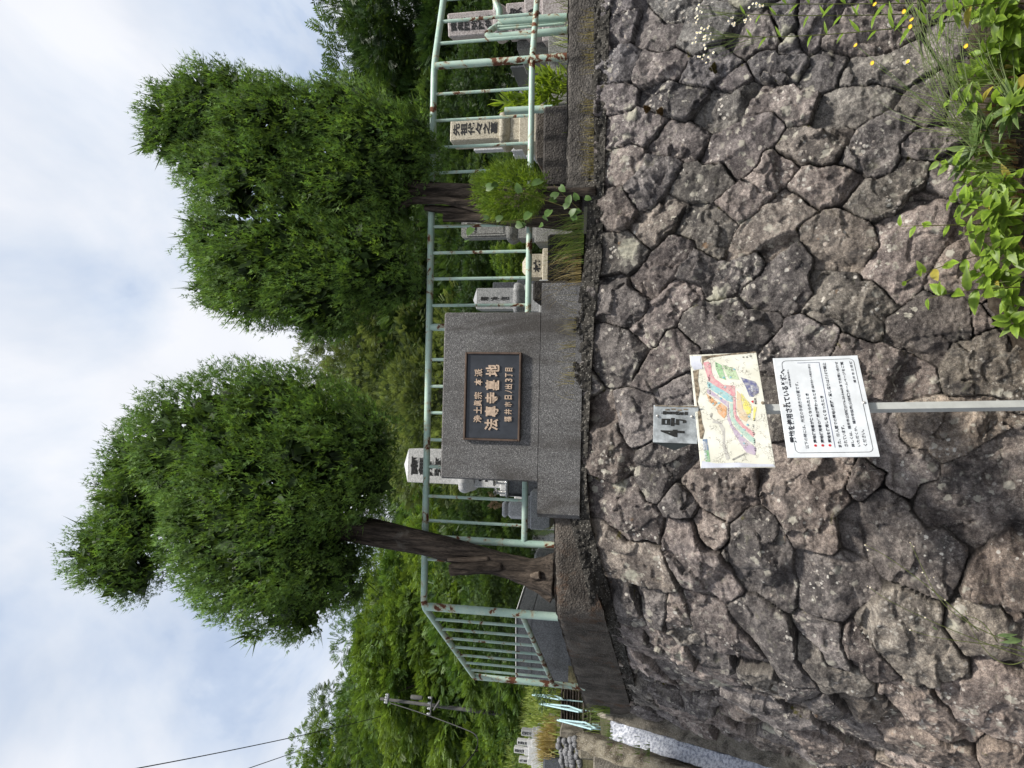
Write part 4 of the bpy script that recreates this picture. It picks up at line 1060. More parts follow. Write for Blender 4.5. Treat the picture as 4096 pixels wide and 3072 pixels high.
K = 4096/2212.0
def lobe(x, y, rx, ry, dist, dep=None):
    """ellipsoid seen at display row/column x,y with radii rx (height) and ry (width) in the same pixels"""
    c = at(x*K, y*K, dist); s_ = np.linalg.norm(at(x*K, y*K+100, dist)-c)/100*K
    return (*c, ry*s_*.97, (dep or (rx+ry)/2)*s_*.97, rx*s_*.97)
def left_tree():
    d = 4.90; o = at(2212, 2300, d); o[2] = 2.34
    root = thing('arborvitae', 'round crowned arborvitae with a tilted top and one leaning trunk, left of the monument', 'tree', tuple(o))
    P = lambda X, Y, dd=d: at(X, Y, dd)
    tr = [bark_tube([P(2222, 2300), P(2170, 2296), P(2120, 2290), P(2042, 2266), P(1907, 2230), P(1816, 2203), P(1694, 2170), P(1500, 2130), P(1250, 2080), P(950, 2050)],
                    [.155, .112, .092, .078, .082, .080, .084, .098, .08, .05], 1),
          bark_tube([P(2222, 2372), P(2175, 2345), P(2120, 2315), P(2050, 2285)], [.075, .06, .055, .03], 2, steps=24),
          bark_tube([P(2222, 2240, d-.05), P(2190, 2250, d-.04), P(2150, 2275, d-.02)], [.05, .05, .03], 3, steps=16),
          bark_tube([P(2010, 2262, d-.03), P(1930, 2262, d-.05), P(1850, 2272, d-.07), P(1800, 2283, d-.08)], [.05, .055, .05, .036], 4, steps=24)]
    t = join_tubes('trunk', tr, M['bark'], root, o)
    sc = join_tubes('branch_scar', [bark_tube([P(1955, 2235, d-.075), P(1880, 2240, d-.085), P(1790, 2238, d-.085)], [.012, .022, .008], 6, steps=16, n=12),
                                    bark_tube([P(2160, 2300, d-.115), P(2125, 2305, d-.105)], [.028, .02], 8, steps=10, n=12)], M['bark_pale'], t, o)
    lb = [lobe(590, 1075, 215, 235, d), lobe(480, 950, 190, 165, d), lobe(610, 900, 170, 120, d), lobe(700, 1000, 140, 175, d), lobe(690, 1160, 100, 160, d),
          lobe(560, 1230, 150, 125, d), lobe(640, 1300, 85, 85, d), lobe(480, 1180, 120, 110, d+.1), lobe(330, 985, 92, 92, d), lobe(300, 1065, 95, 95, d), lobe(225, 1190, 72, 85, d), lobe(285, 1235, 72, 68, d), lobe(290, 1140, 90, 80, d), lobe(395, 1080, 90, 130, d+.2), lobe(560, 1350, 50, 30, d), lobe(775, 965, 80, 110, d), lobe(735, 1235, 62, 90, d), lobe(800, 1030, 60, 80, d)]
    hole = tuple(at(372*K, 1235*K, d))
    arborvitae_crown(lb, 'crown', root, o, 21, 2700, 13, inner=2600, holes=[(*hole, .09)])
left_tree()
def right_tree():
    d = 4.95; o = at(2320, 830, d); o[2] = 2.22
    root = thing('arborvitae', 'broad lopsided arborvitae on fused trunks, right of the monument behind the ball shrub', 'tree', tuple(o))
    P = lambda X, Y, dd=d: at(X, Y, dd)
    tr = [bark_tube([P(2330, 815), P(2200, 800), P(1960, 770), P(1760, 752), P(1630, 735), P(1400, 700), P(1000, 600)], [.10, .080, .050, .036, .034, .034, .03], 1),
          bark_tube([P(2330, 840), P(2150, 828), P(1960, 800), P(1800, 778), P(1640, 770), P(1400, 830), P(1100, 900)], [.09, .075, .046, .032, .030, .03, .03], 2),
          bark_tube([P(2330, 860, d-.03), P(2100, 850, d-.03), P(1920, 828, d-.04), P(1780, 800, d-.05), P(1640, 800, d-.05), P(1400, 960, d)], [.08, .065, .036, .027, .024, .024], 3),
          bark_tube([P(2330, 880), P(2100, 868), P(1900, 850), P(1770, 838), P(1700, 832)], [.07, .055, .032, .026, .020], 4),
          bark_tube([P(2100, 880, d), P(1900, 868, d), P(1775, 872, d)], [.05, .036, .031], 5)]
    join_tubes('trunk', tr, M['bark'], root, o)
    lb = [lobe(400, 245, 95, 75, d), lobe(480, 225, 130, 85, d), lobe(600, 275, 150, 110, d), lobe(740, 265, 130, 95, d), lobe(800, 310, 130, 95, d), lobe(880, 330, 70, 70, d), lobe(560, 390, 165, 120, d), lobe(740, 400, 150, 110, d+.05), lobe(600, 540, 160, 150, d), lobe(700, 600, 140, 125, d), lobe(560, 620, 95, 95, d), lobe(800, 560, 105, 110, d), lobe(470, 520, 70, 90, d+.1), lobe(480, 620, 60, 50, d), lobe(360, 290, 50, 60, d), lobe(455, 345, 80, 70, d), lobe(930, 350, 45, 38, d), lobe(835, 610, 78, 62, d), lobe(880, 300, 65, 75, d), lobe(700, 680, 75, 45, d), lobe(850, 420, 60, 70, d)]
    h1 = tuple(at(480*K, 500*K, d)); h2 = tuple(at(575*K, 465*K, d))
    arborvitae_crown(lb, 'crown', root, o, 33, 2700, 13, inner=2600, holes=[(*h1, .11), (*h2, .15)])
right_tree()
def ball_shrub():
    d = 4.62; c = at(2045, 772, d); o = (c[0], c[1], 2.2); r = np.random.default_rng(4)
    root = thing('ball_shrub', 'clipped yellow green arborvitae ball at the foot of the right tree', 'shrub', o)
    sc = np.linalg.norm(at(2045, 872, d)-c)/100; m = 3600
    dd = r.normal(size=(m, 3)); dd /= np.linalg.norm(dd, axis=1, keepdims=True)
    bump = 1+.22*vnoise(dd[:, 0]*2.6, dd[:, 1]*2.6, dd[:, 2]*2.6, seed=5)
    pos = c + dd*np.array([110, 100, 138])*sc*bump[:, None]*(r.uniform(.45, 1.0, m)**.45)[:, None]
    td = dd*.75 + np.array([0, 0, .6]) + r.normal(0, .22, (m, 3))
    b = np.array([.085, .165, .025])*r.uniform(.75, 1.2, (m, 1)); t = np.array([.27, .38, .055])*r.uniform(.75, 1.2, (m, 1))
    V, Fq, Cc = scatter(FV, FF, FA, pos, orient(td, None, r), r.uniform(.045, .078, m), b, t, r, curl=.2)
    npmesh('foliage', V-np.array(o), Fq, M['frond'], root, False, {'leafcol': Cc})
    st = join_tubes('stem', [bark_tube([(c[0]+.0, d+.03, 2.12), (c[0], d, c[2]-.15)], [.03, .02], 3, n=10, steps=8)], M['bark'], root, o)
ball_shrub()

# ------------------------------------------------------------------ forest behind
def twig_template(n=6, w=.30):
    """a twig of leaves, unit length along +x"""
    V = []; Fq = []; A = []
    for i in range(n):
        for s in (-1, 1):
            t = .1+.75*i/n; a = .9*s; L = .34*(1-.3*t)
            c, q = math.cos(a), math.sin(a); k = len(V)
            for x, y, z in ((0, 0, 0), (.5, w*.5, .05), (1, 0, -.12), (.5, -w*.5, .05)):
                V.append((t+L*(x*c-y*q), L*(x*q+y*c), L*z)); A.append(t)
            Fq.append((k, k+1, k+2, k+3))
    k = len(V)
    for x, y, z in ((0, 0, 0), (.5, w*.5, .05), (1, 0, -.12), (.5, -w*.5, .05)): V.append((.72+.32*x, .32*y, .32*z)); A.append(1)
    Fq.append((k, k+1, k+2, k+3))
    return np.array(V, np.float32), np.array(Fq, np.int32), np.array(A, np.float32)
TV, TF, TA = twig_template()
def crown_mesh(name, seed, h, w, nb, per, tw, c0, c1, droop=.25, flat=.45, core=.5):
    """a broad crown: leafy pads on a dome, each pad hung with twigs"""
    r = np.random.default_rng(seed)
    d = r.normal(size=(nb, 3)); d /= np.linalg.norm(d, axis=1, keepdims=True); d[:, 2] = np.where(d[:, 2] < -.5, -d[:, 2]*.4, d[:, 2])
    rad = r.uniform(.60, 1.0, nb)**.7
    wob = 1+.22*np.sin(3*d[:, 0]+seed)*np.cos(2.5*d[:, 2]+seed*2)
    c = d*np.array([w, w, h*.5])*(rad*wob)[:, None]; c[:, 2] += h*.5
    ps = r.uniform(.55, 1.25, nb)*w*.26
    rep = np.repeat(np.arange(nb), per); kk = len(rep)
    o = r.normal(size=(kk, 3)); o /= np.linalg.norm(o, axis=1, keepdims=True)
    o[:, 2] = np.abs(o[:, 2])*r.choice([1, 1, 1, -.5], kk)
    pos = c[rep] + o*ps[rep][:, None]*np.array([1, 1, flat])
    outw = d[rep]*np.array([1, 1, .25]); td = outw*.7+o*.9+np.array([0, 0, -droop])+r.normal(0, .25, (kk, 3))
    hue = r.uniform(0, 1, nb)[rep][:, None]; br = r.uniform(.8, 1.2, (kk, 1))
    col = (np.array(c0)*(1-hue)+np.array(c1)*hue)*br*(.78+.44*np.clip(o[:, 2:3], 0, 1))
    # leaves hold their blades near level
    xd = td/np.linalg.norm(td, axis=1, keepdims=True); up = np.array([0, 0, 1.0])+r.normal(0, .45, (kk, 3))
    y = np.cross(up, xd); y /= np.linalg.norm(y, axis=1, keepdims=True); Rm = np.stack([xd, y, np.cross(xd, y)], -1)
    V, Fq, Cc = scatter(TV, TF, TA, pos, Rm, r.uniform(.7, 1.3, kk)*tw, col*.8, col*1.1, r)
    me_o = npmesh(name, V, Fq, M['leaf'], None, False, {'leafcol': Cc}); me = me_o.data; bpy.data.objects.remove(me_o); return me
def limb_mesh(seed, h, w):
    r = np.random.default_rng(seed+99); tubes = [bark_tube([(0, 0, -1.2), (.1, 0, h*.3), (r.uniform(-.3, .3), .1, h*.75)], [.05*w, .04*w, .015*w], seed, n=10, steps=14)]
    for i in range(7):
        a = r.uniform(0, 6.28); z = h*r.uniform(.2, .5); q = np.array([math.cos(a)*w*.75, math.sin(a)*w*.75, h*r.uniform(.45, .8)])
        tubes.append(bark_tube([(0.05, 0, z), q*.5+np.array([0, 0, z*.35]), q], [.028*w, .018*w, .006*w], seed+i, n=7, steps=10))
    o = join_tubes('trunk', tubes, M['bark_bg'], None, (0, 0, 0)); me = o.data; bpy.data.objects.remove(o); return me
GR = ((.052, .112, .034), (.140, .228, .058))
CROWNS = [crown_mesh('crown', 1, 7.5, 3.6, 105, 84, .38, *GR, droop=.3, flat=.34), crown_mesh('crown', 2, 8.5, 3.2, 105, 80, .36, (.044, .094, .034), (.115, .185, .060), droop=.2),
          crown_mesh('crown', 3, 6.5, 4.0, 100, 88, .40, (.070, .140, .034), (.190, .285, .066), droop=.4, flat=.24),
          crown_mesh('crown', 4, 8.0, 3.0, 105, 84, .33, (.026, .060, .024), (.072, .125, .042), droop=.1)]
CROWNS.append(crown_mesh('crown', 5, 8.0, 3.4, 120, 150, .21, (.080, .120, .056), (.185, .240, .115), droop=.1, flat=.5))
COARSE = [crown_mesh('crown', 11, 7.5, 3.6, 110, 26, .55, *GR, droop=.3), crown_mesh('crown', 12, 8.5, 3.2, 110, 26, .50, (.040, .085, .030), (.100, .165, .050), droop=.2), crown_mesh('crown', 14, 8.0, 3.0, 110, 26, .48, (.026, .060, .024), (.070, .120, .040), droop=.1)]
LIMBS = [limb_mesh(1, 7.5, 3.6), limb_mesh(2, 8.5, 3.2), limb_mesh(3, 6.5, 4.0), limb_mesh(4, 8.0, 3.0), limb_mesh(5, 8.0, 3.4)]
TOPS = [7.5, 8.5, 6.5, 8.0, 8.0]
def forest_tree(k, X, Y, dist, scale, label, rz, cat='tree', name='forest_tree'):
    """X,Y = photo row/column of the crown's top at that distance"""
    t = at(X, Y, dist); base = t[2]-TOPS[k]*scale*1.16
    root = thing(name, label, cat, (t[0], dist, base), rz, 'trees of the wooded slope')
    for nm, me in (('crown', CROWNS[k]), ('trunk', LIMBS[k])):
        o = bpy.data.objects.new(nm, me); COL.objects.link(o); o.parent = root
    root.scale = (scale, scale, scale); return root
FT = [(2, 1330, 2440, 27, 1.0, 'bright layered leafy tree standing directly left of the left arborvitae crown'),
      (0, 1290, 2640, 36, 1.1, 'tall mid green tree on the skyline above the utility pole'),
      (1, 1235, 2860, 40, 1.0, 'darker tree on the skyline left of the utility pole'),
      (2, 1180, 3000, 44, 1.1, 'highest dark tree at the left edge of the skyline'),
      (0, 1480, 2900, 32, .9, 'rounded bright tree below the skyline left of the utility pole'),
      (1, 1640, 2720, 26, .8, 'leafy tree right beside the utility pole'),
      (2, 1660, 3010, 28, .8, 'low spreading tree at the left edge above the far gravestones'),
      (0, 1560, 2330, 19, .75, 'bright tree seen under the left crown beside the leaning trunk'),
      (2, 1560, 2060, 20, .75, 'bright tree seen under the left crown right of the leaning trunk'),
      (4, 1010, 1350, 19, 1.0, 'olive green tree rising in the gap between the two arborvitae crowns'),
      (3, 1420, 1180, 17, .75, 'dark tree behind the right crown above the grey obelisk'),
      (3, 1230, 30, 15, .9, 'dense dark tree at the right edge with sunlit top'),
      (3, 1270, 250, 17, .9, 'dense dark tree between the right edge and the right crown'),
      (3, 1620, 520, 14, .6, 'dark tree low behind the beige grave'),
      (3, 1640, 950, 15, .65, 'dark tree low behind the old round shouldered gravestone'),
      (4, 1330, 1580, 16, .8, 'pale olive tree behind the top rail over the monument'),
      (3, 1680, 1850, 17, .6, 'dark bush like tree behind the tall pale obelisk'),
      (2, 1440, 2560, 25, .85, 'bright layered tree above the corner of the left railing'),
      (0, 1640, 2480, 20, .7, 'mid green tree close behind the corner post of the railing'),
      (1, 1700, 2300, 17, .6, 'mid green tree close behind the leaning trunk'),
      (2, 1470, 2760, 31, .9, 'bright spreading tree directly behind the utility pole top'),
      (0, 1380, 2990, 36, .95, 'tall mid green tree below the left end of the skyline'),
      (1, 1560, 3040, 31, .85, 'upright tree at the left edge halfway down the slope'),
      (2, 1780, 2880, 24, .7, 'bright low tree below the lower crossarm of the utility pole'),
      (0, 1790, 3000, 24, .7, 'low tree just above the leftmost far gravestone'),
      (1, 1800, 2640, 21, .6, 'low tree seen through the bars at the end of the left railing'),
      (0, 1420, 2250, 24, .8, 'bright tree under the lower edge of the left crown')]
for i, (k, X, Y, dd, sc, lab) in enumerate(FT): forest_tree(k, X, Y, dd, sc, lab, i*1.7)
# shrubs at the wood's edge behind the graves
def wood_mass():
    """the wood farther back reads as one mass of green: one object"""
    Vs, Fs, Cs = [], [], []; n = 0; r = np.random.default_rng(8)
    spots = []
    for y in (20, 26, 33, 42):
        for x in np.arange(-40, 16, 3.3):
            if x < -4 and y < 30: continue
            spots.append((x*y/30+r.uniform(-1, 1), y+r.uniform(-2, 2)))
    for i, (x, y) in enumerate(spots):
        me = COARSE[[0, 1, 2, 1][i % 4]]; nv = len(me.vertices); V = np.empty(nv*3, np.float32); me.vertices.foreach_get('co', V); V = V.reshape(-1, 3)
        np_ = len(TV); keep = r.random(nv//np_) < .8
        Cc = np.empty(nv*4, np.float32); me.attributes['leafcol'].data.foreach_get('color', Cc); Cc = Cc.reshape(-1, 4)[:, :3]
        V = V.reshape(-1, np_, 3)[keep].reshape(-1, 3); Cc = Cc.reshape(-1, np_, 3)[keep].reshape(-1, 3)
        a = r.uniform(0, 6.28); sc = r.uniform(.62, .88); ca, sa = math.cos(a)*sc, math.sin(a)*sc
        z0 = float(ground_z(x, y))-1.6
        V = np.stack([V[:, 0]*ca-V[:, 1]*sa+x, V[:, 0]*sa+V[:, 1]*ca+y, V[:, 2]*sc+z0], -1)
        m = len(V)//np_; Fq = (TF[None]+(np.arange(m)*np_)[:, None, None]).reshape(-1, 4)
        Vs.append(V); Fs.append(Fq+n); Cs.append(Cc*r.uniform(.7, 1.1)); n += len(V)
    o = npmesh('woodland', np.concatenate(Vs), np.concatenate(Fs), M['leaf'], None, False, {'leafcol': np.concatenate(Cs)})
    tag(o, 'dense green wood covering the slope behind the cemetery', 'wood', kind='stuff')
wood_mass()
# ------------------------------------------------------------------ sign post with three plates
M['sign_white'] = m_plain('white_enamel', (.70, .73, .76), .4, 0, .4, .12, 9)
M['sign_grey'] = m_plain('dirty_white_enamel', (.44, .47, .48), .5, 0, .4, .5, 14)
M['sign_dark'] = m_plain('dark_bent_end', (.060, .070, .066), .55)
M['post_grey'] = m_plain('galvanised_post', (.48, .49, .47), .45, .1, .4, .15, 8)
M['print_black'] = m_plain('black_print', (.025, .027, .035), .6)
M['print_worn'] = m_plain('worn_black_print', (.030, .030, .028), .7, var=.6, scale=60)
M['print_navy'] = m_plain('navy_rule', (.05, .06, .16), .6)
M['print_red'] = m_plain('red_print', (.62, .035, .045), .6)
M['bolt'] = m_plain('bolt_steel', (.55, .53, .50), .4, .6)
M['tape'] = m_plain('bare_plate', (.60, .62, .70), .5, 0, .4, .2, 10)
M['dirt'] = m_plain('brown_dirt_film', (.26, .21, .15), .9, var=.8, scale=45)
M['map_paper'], _, _ = m_cracked_sheet()
def plane(c, yaw, lean):
    r = Vector((math.cos(yaw), math.sin(yaw), 0)); u = Vector((0, 0, 1))
    r2 = r*math.cos(lean)+u*math.sin(lean); u2 = u*math.cos(lean)-r*math.sin(lean); n = r2.cross(u2)
    return Matrix(((r2.x, u2.x, n.x, c[0]), (r2.y, u2.y, n.y, c[1]), (r2.z, u2.z, n.z, c[2]), (0, 0, 0, 1)))
POST = Vector((-.092, 3.757, 0))
def signpost():
    root = thing('sign_post', 'square grey metal post carrying a worn arrow plate, a faded map and a white notice', 'sign post', (POST.x, POST.y, 0))
    T0 = Matrix.Translation((-POST.x, -POST.y, 0))
    m = MB(); z0, z1 = -.3, 1.72; Rz = Matrix.Rotation(RAD(31), 4, 'Z'); hw = .0185
    V = []
    for z, dx_ in ((z0, .040), (z1, -.036)):
        for x, y in ((-hw, -hw), (hw, -hw), (hw, hw), (-hw, hw)): p = Rz @ Vector((x, y, 0)); V.append((p.x+dx_, p.y+.012, z))
    m.add(V, [(3, 2, 1, 0), (4, 5, 6, 7), (0, 1, 5, 4), (1, 2, 6, 5), (2, 3, 7, 6), (3, 0, 4, 7)]); m.build('pole', M['post_grey'], root)
    def plate(name, c, yaw, lean, w, h, mat, label):
        Mx = T0 @ plane(c, RAD(yaw), RAD(lean))
        o = MB().box((0, 0, 0), (w, h, .004), M=Mx, bev=.0015).build(name, mat, root, label=label); return o, Mx
    # notice
    w, h = .5616, .4097
    o, Mx = plate('notice_plate', (-.0795, 3.72, .9155), 30.4, 3.0, w, h, M['sign_white'], 'white notice plate with printed lines and red bullets')
    def q(x, y):                                           # place on the plate: fraction from left, from top
        a = (907.5-y)/(907.5-38); xt = 20+(y-48)*(135/864); xb = 760+(y-28)*(190/875); b = (x-xt)/(xb-xt)
        return -w/2+a*w, h/2-b*h
    tb = MB()
    def line(body, l, r, hp, bold=.0):
        xa, ya = q(*l); xb, yb = q(*r); hh = hp/740*h; yc = (ya+yb)/2
        fit_text(tb, body, xa, xb, yc-hh/2, yc+hh/2, Mx, bold, 0, res=2, z=.0030)
    line('霊地を使用されている皆様へ', (205, 785), (105, 145), 58, .035)
    line('※寺院墓地を除く', (180, 312), (152, 150), 17, .02)
    line('以下の時には、所定の手続きが必要です。', (320, 835), (235, 265), 30, .008)
    line('霊地使用者が亡くなられたとき', (397, 790), (322, 368), 29, .03)
    line('霊地使用者の住所が変わったとき', (459, 790), (380, 338), 29, .03)
    line('(福井市外への転出も含む)', (378, 328), (338, 105), 25, .012)
    line('霊地を使用しなくなったとき', (522, 790), (453, 393), 29, .03)
    line('また、個人間での霊地の譲渡・貸し借りは条例で禁止', (612, 830), (470, 97), 29, .02)
    line('されています。', (665, 825), (630, 650), 29, .02)
    line('詳しくは、福井市公園課(0776-20-5460)までお問い合わせ', (725, 828), (578, 93), 29, .02)
    line('いただくか、福井市役所(公園課)ホームページをご覧', (778, 825), (622, 93), 29, .02)
    line('ください。', (830, 822), (800, 688), 29, .02)
    line('福 井 市 公 園 課', (740, 287), (702, 90), 22, .02)
    # broken rounded border
    def seg(P, Q, t=.0011):
        P, Q = Vector((*P, 0)), Vector((*Q, 0)); d = (Q-P).normalized(); n = Vector((-d.y, d.x, 0))*t
        tb.add([tuple(P+n+Vector((0, 0, .0028))), tuple(P-n+Vector((0, 0, .0028))), tuple(Q-n+Vector((0, 0, .0028))), tuple(Q+n+Vector((0, 0, .0028)))], [(0, 1, 2, 3)], Mx)
    xl, xr, yt, yb, r_ = -w/2+.024, w/2-.020, h/2-.040, -h/2+.024, .022
    def corner(cx, cy, a0):
        pts = [(cx+r_*math.cos(a0+i*math.pi/12), cy+r_*math.sin(a0+i*math.pi/12)) for i in range(7)]
        for i in range(6): seg(pts[i], pts[i+1])
    corner(xl+r_, yt-r_, math.pi/2); corner(xr-r_, yt-r_, 0); corner(xl+r_, yb+r_, math.pi); corner(xr-r_, yb+r_, 1.5*math.pi)
    seg((xl, yt-r_), (xl, yb+r_)); seg((xr, yt-r_), (xr, yb+r_)); seg((xl+r_, yb), (xr-r_, yb)); seg((xl+r_, yt), (xl+.055, yt)); seg((xr-.055, yt), (xr-r_, yt))
    tb.build('notice_print', M['print_black'], o)
    rb = MB(); xa, ya = q(568, 830); xb, yb2 = q(427, 90); yc = (ya+yb2)/2; rb.box(((xa+xb)/2, yc, .0026), (xb-xa, .0022, .0006), M=Mx)
    xa, ya = q(238, 96); xb, yb3 = q(425, 88); rb.box(((xa+xb)/2, (ya+yb3)/2, .0026), (.002, abs(ya-yb3), .0006), M=Mx)
    rb.build('navy_rule', M['print_navy'], o)
    for px_, py_ in ((398, 812), (461, 812), (523, 812)):
        x, y = q(px_, py_); MB().lathe([(.0065, .0022), (.0065, .0029)], 18, Mx @ Matrix.Translation((x, y, 0))).build('red_bullet', M['print_red'], o)
    for px_, py_ in ((118, 472), (818, 462)):
        x, y = q(px_, py_); MB().lathe([(.007, .001), (.007, .005), (.004, .0075)], 12, Mx @ Matrix.Translation((x, y, 0))).build('bolt', M['bolt'], o, True)
    # faded map
    w2, h2 = .6859, .342
    o, Mx = plate('map_plate', (-.102, 3.72, 1.3575), 35.25, 3.33, w2, h2, M['map_paper'], 'faded crazed map sheet with coloured plots')
    def p(x, y):
        a = (937-y)/(937-30); xt = 35+(y-42)*(90/896); xb = 565+(y-18)*(153/917); b = (x-xt)/(xb-xt); return -w2/2+a*w2, h2/2-b*h2
    def poly(name, col, pts, z=.0030, mat=None):
        P = [p(*k) for k in pts]; n = len(P)
        m_ = MB().add([(x, y, z) for x, y in P], [tuple(range(n))], Mx)
        if mat is None:
            key = 'ink_'+name
            if key not in M: M[key] = m_sheet_ink(name+'_ink', col)
            mat = M[key]
        return m_.build(name, mat, o)
    poly('pink_plot', (.66, .24, .30), [(145, 105), (180, 95), (205, 110), (215, 190), (235, 240), (310, 300), (400, 310), (405, 390), (380, 395), (320, 350), (250, 310), (190, 265), (165, 180)])
    poly('pink_plot', (.66, .40, .38), [(388, 398), (405, 398), (412, 540), (470, 620), (562, 690), (545, 715), (470, 650), (410, 590), (388, 520)])
    poly('cyan_plot', (.22, .52, .58), [(175, 270), (200, 275), (300, 340), (378, 388), (385, 445), (340, 430), (270, 375), (185, 320)])
    poly('teal_plot', (.36, .58, .50), [(360, 452), (385, 452), (390, 560), (450, 640), (560, 730), (555, 775), (500, 730), (420, 650), (368, 580)])
    poly('violet_plot', (.44, .34, .50), [(175, 330), (200, 335), (280, 400), (352, 442), (352, 540), (380, 620), (450, 700), (570, 800), (560, 850), (490, 830), (400, 700), (340, 580), (345, 480), (270, 420), (180, 365)])
    poly('orange_plot', (.68, .30, .09), [(170, 365), (215, 400), (260, 440), (235, 470), (195, 430)])
    poly('orange_plot', (.68, .30, .09), [(250, 480), (290, 445), (335, 480), (335, 540), (315, 570), (270, 530)])
    poly('green_plot', (.20, .50, .20), [(240, 100), (290, 130), (330, 260), (280, 240), (245, 160)])
    poly('pale_green_plot', (.44, .62, .36), [(300, 130), (400, 170), (435, 260), (350, 250), (315, 170)])
    poly('navy_plot', (.030, .045, .22), [(445, 240), (560, 280), (590, 330), (590, 370), (545, 405), (515, 400), (490, 330)])
    poly('yellow_plot', (.76, .68, .10), [(450, 370), (480, 410), (530, 470), (530, 530), (500, 545), (470, 500), (455, 430)])
    poly('yellow_plot', (.76, .68, .10), [(550, 480), (575, 485), (555, 590), (545, 590)])
    poly('peach_plot', (.68, .50, .30), [(415, 350), (448, 382), (453, 440), (468, 510), (520, 560), (490, 600), (440, 570), (416, 500)])
    poly('road_line', (.46, .45, .43), [(225, 570), (285, 590), (320, 650), (320, 760), (360, 870), (330, 880), (300, 780), (300, 680), (270, 610), (220, 600)])
    poly('dark_bar', (.17, .17, .16), [(375, 875), (485, 828), (495, 835), (385, 885)]); poly('dark_bar', (.17, .17, .16), [(200, 555), (210, 520), (225, 528), (215, 565)])
    poly('blue_title_bar', (.05, .14, .30), [(140, 725), (178, 722), (190, 805), (152, 808)]); poly('green_title_bar', (.10, .36, .14), [(152, 809), (190, 806), (202, 890), (165, 893)])
    poly('bare_corner', None, [(38, 45), (130, 46), (120, 90), (135, 120), (140, 155), (70, 165), (45, 120)], .0034, M['tape'])
    poly('bare_corner', None, [(125, 936), (135, 885), (250, 905), (420, 900), (560, 912), (700, 915), (716, 933)], .0034, M['tape'])
    poly('dirt_streak', None, [(62, 172), (110, 165), (104, 260), (120, 340), (100, 430), (128, 520), (140, 600), (158, 660), (142, 722), (120, 720), (98, 480)], .0032, M['dirt'])
    poly('dirt_streak', None, [(132, 48), (400, 32), (560, 24), (566, 34), (420, 44), (300, 50), (200, 66), (150, 92), (138, 130)], .0032, M['dirt'])
    poly('red_marker', None, [(528, 440), (548, 432), (546, 457)], .0040, M['print_red'])
    tb = MB()
    def lab(body, x, y, hp, z=.0042):
        X0_, Y0_ = p(x, y); hh = hp/530*h2; ww = hh*.62*len(body)
        fit_text(tb, body, X0_-ww/2, X0_+ww/2, Y0_-hh/2, Y0_+hh/2, Mx, .015, 0, res=2, z=z)
    for body, x, y in (('4-7-3', 252, 130), ('4-7-2', 325, 152), ('4-7-1', 372, 172), ('4-5-2', 192, 245), ('4-4-2', 196, 305), ('4-3-2', 200, 355), ('4-8', 202, 402), ('4-1', 552, 585), ('4-2', 545, 632), ('4-3-1', 547, 685), ('4-4-1', 553, 745), ('4-5-1', 558, 805)): lab(body, x, y, 13)
    xa, ya = p(566, 465); xb, yb = p(560, 415); fit_text(tb, '現在地', xa, xb, (ya+yb)/2-.006, (ya+yb)/2+.006, Mx, .02, 0, res=2, z=.0042)
    for body, x, y in (('道路', 465, 70), ('階段', 493, 70), ('水場', 524, 66)): lab(body, x, y, 14)
    tb.build('map_print', M['print_black'], o)
    wb = MB(); xa, ya = p(162, 885); xb, yb = p(160, 735); xa2, _ = p(182, 885)
    fit_text(wb, '4号霊域案内図', xa+.004, xb-.004, (ya+yb)/2-.008, (ya+yb)/2+.008, Mx, .02, 0, res=2, z=.0042)
    xa, ya = p(538, 362); xb, yb = p(534, 318); fit_text(wb, '駐車場', xa, xb, (ya+yb)/2-.005, (ya+yb)/2+.005, Mx, .015, 0, res=2, z=.0042)
    wb.build('map_title', M['sign_white'], o)
    if 'ink_blue_dot' not in M: M['ink_blue_dot'] = m_sheet_ink('blue_dot_ink', (.08, .40, .58))
    for x, y in ((310, 238), (366, 238), (393, 172), (323, 318), (288, 410), (225, 450), (275, 447), (512, 560), (500, 622), (475, 660), (452, 703), (472, 762)):
        a, b = p(x, y); MB().lathe([(.0055, .0036), (.0055, .0040)], 10, Mx @ Matrix.Translation((a, b, 0))).build('blue_dot', M['ink_blue_dot'], o)
    a, b = p(622, 455); MB().lathe([(.009, .001), (.009, .005), (.005, .008)], 12, Mx @ Matrix.Translation((a, b, 0))).build('bolt', M['dirt'], o, True)
    # worn arrow plate
    w3, h3 = .1936, .2215
    o, Mx = plate('arrow_plate', (-.1922, 3.712, 1.6217), -7.14, -.34, w3, h3, M['sign_grey'], 'stained white plate with a dark pointed end')
    m = MB(); zb = -.03
    m.add([(-w3/2-.0005, h3/2, .002), (-w3/2-.045, 0, zb), (-w3/2-.0005, -h3/2+.03, .002), (-w3/2-.0005, h3/2, -.002), (-w3/2-.045, 0, zb-.004), (-w3/2-.0005, -h3/2+.03, -.002)],
          [(0, 1, 2), (5, 4, 3), (0, 3, 4, 1), (1, 4, 5, 2), (2, 5, 3, 0)], Mx); m.build('arrow_point', M['sign_dark'], o)
    a = MB()
    def r3(x, y):                                          # from the enlarged view of the plate
        return -w3/2 + (770-y)/(770-110)*w3, h3/2 - (x-140)/(870-140)*h3
    def big(ch, xt, xb_, yl, yr, bold):
        xa, ya = r3(xt, yl); xb2, yb2 = r3(xb_, yr); fit_text(a, ch, xa, xb2, yb2, ya, Mx, bold, 0, res=3, z=.0031)
    big('4', 262, 655, 660, 530, .035); big('号', 272, 680, 470, 325, .035); big('墓', 262, 700, 275, 205, .03)
    a.build('arrow_print', M['print_worn'], o)
    e = MB(); xa, ya = r3(300, 200); xb2, yb2 = r3(715, 160)
    for i in range(4): y0 = ya-.012-i*.03; e.box((xa+.004+.004*(i % 2), y0-.008, .0030), (.007, .022, .0004), M=Mx)
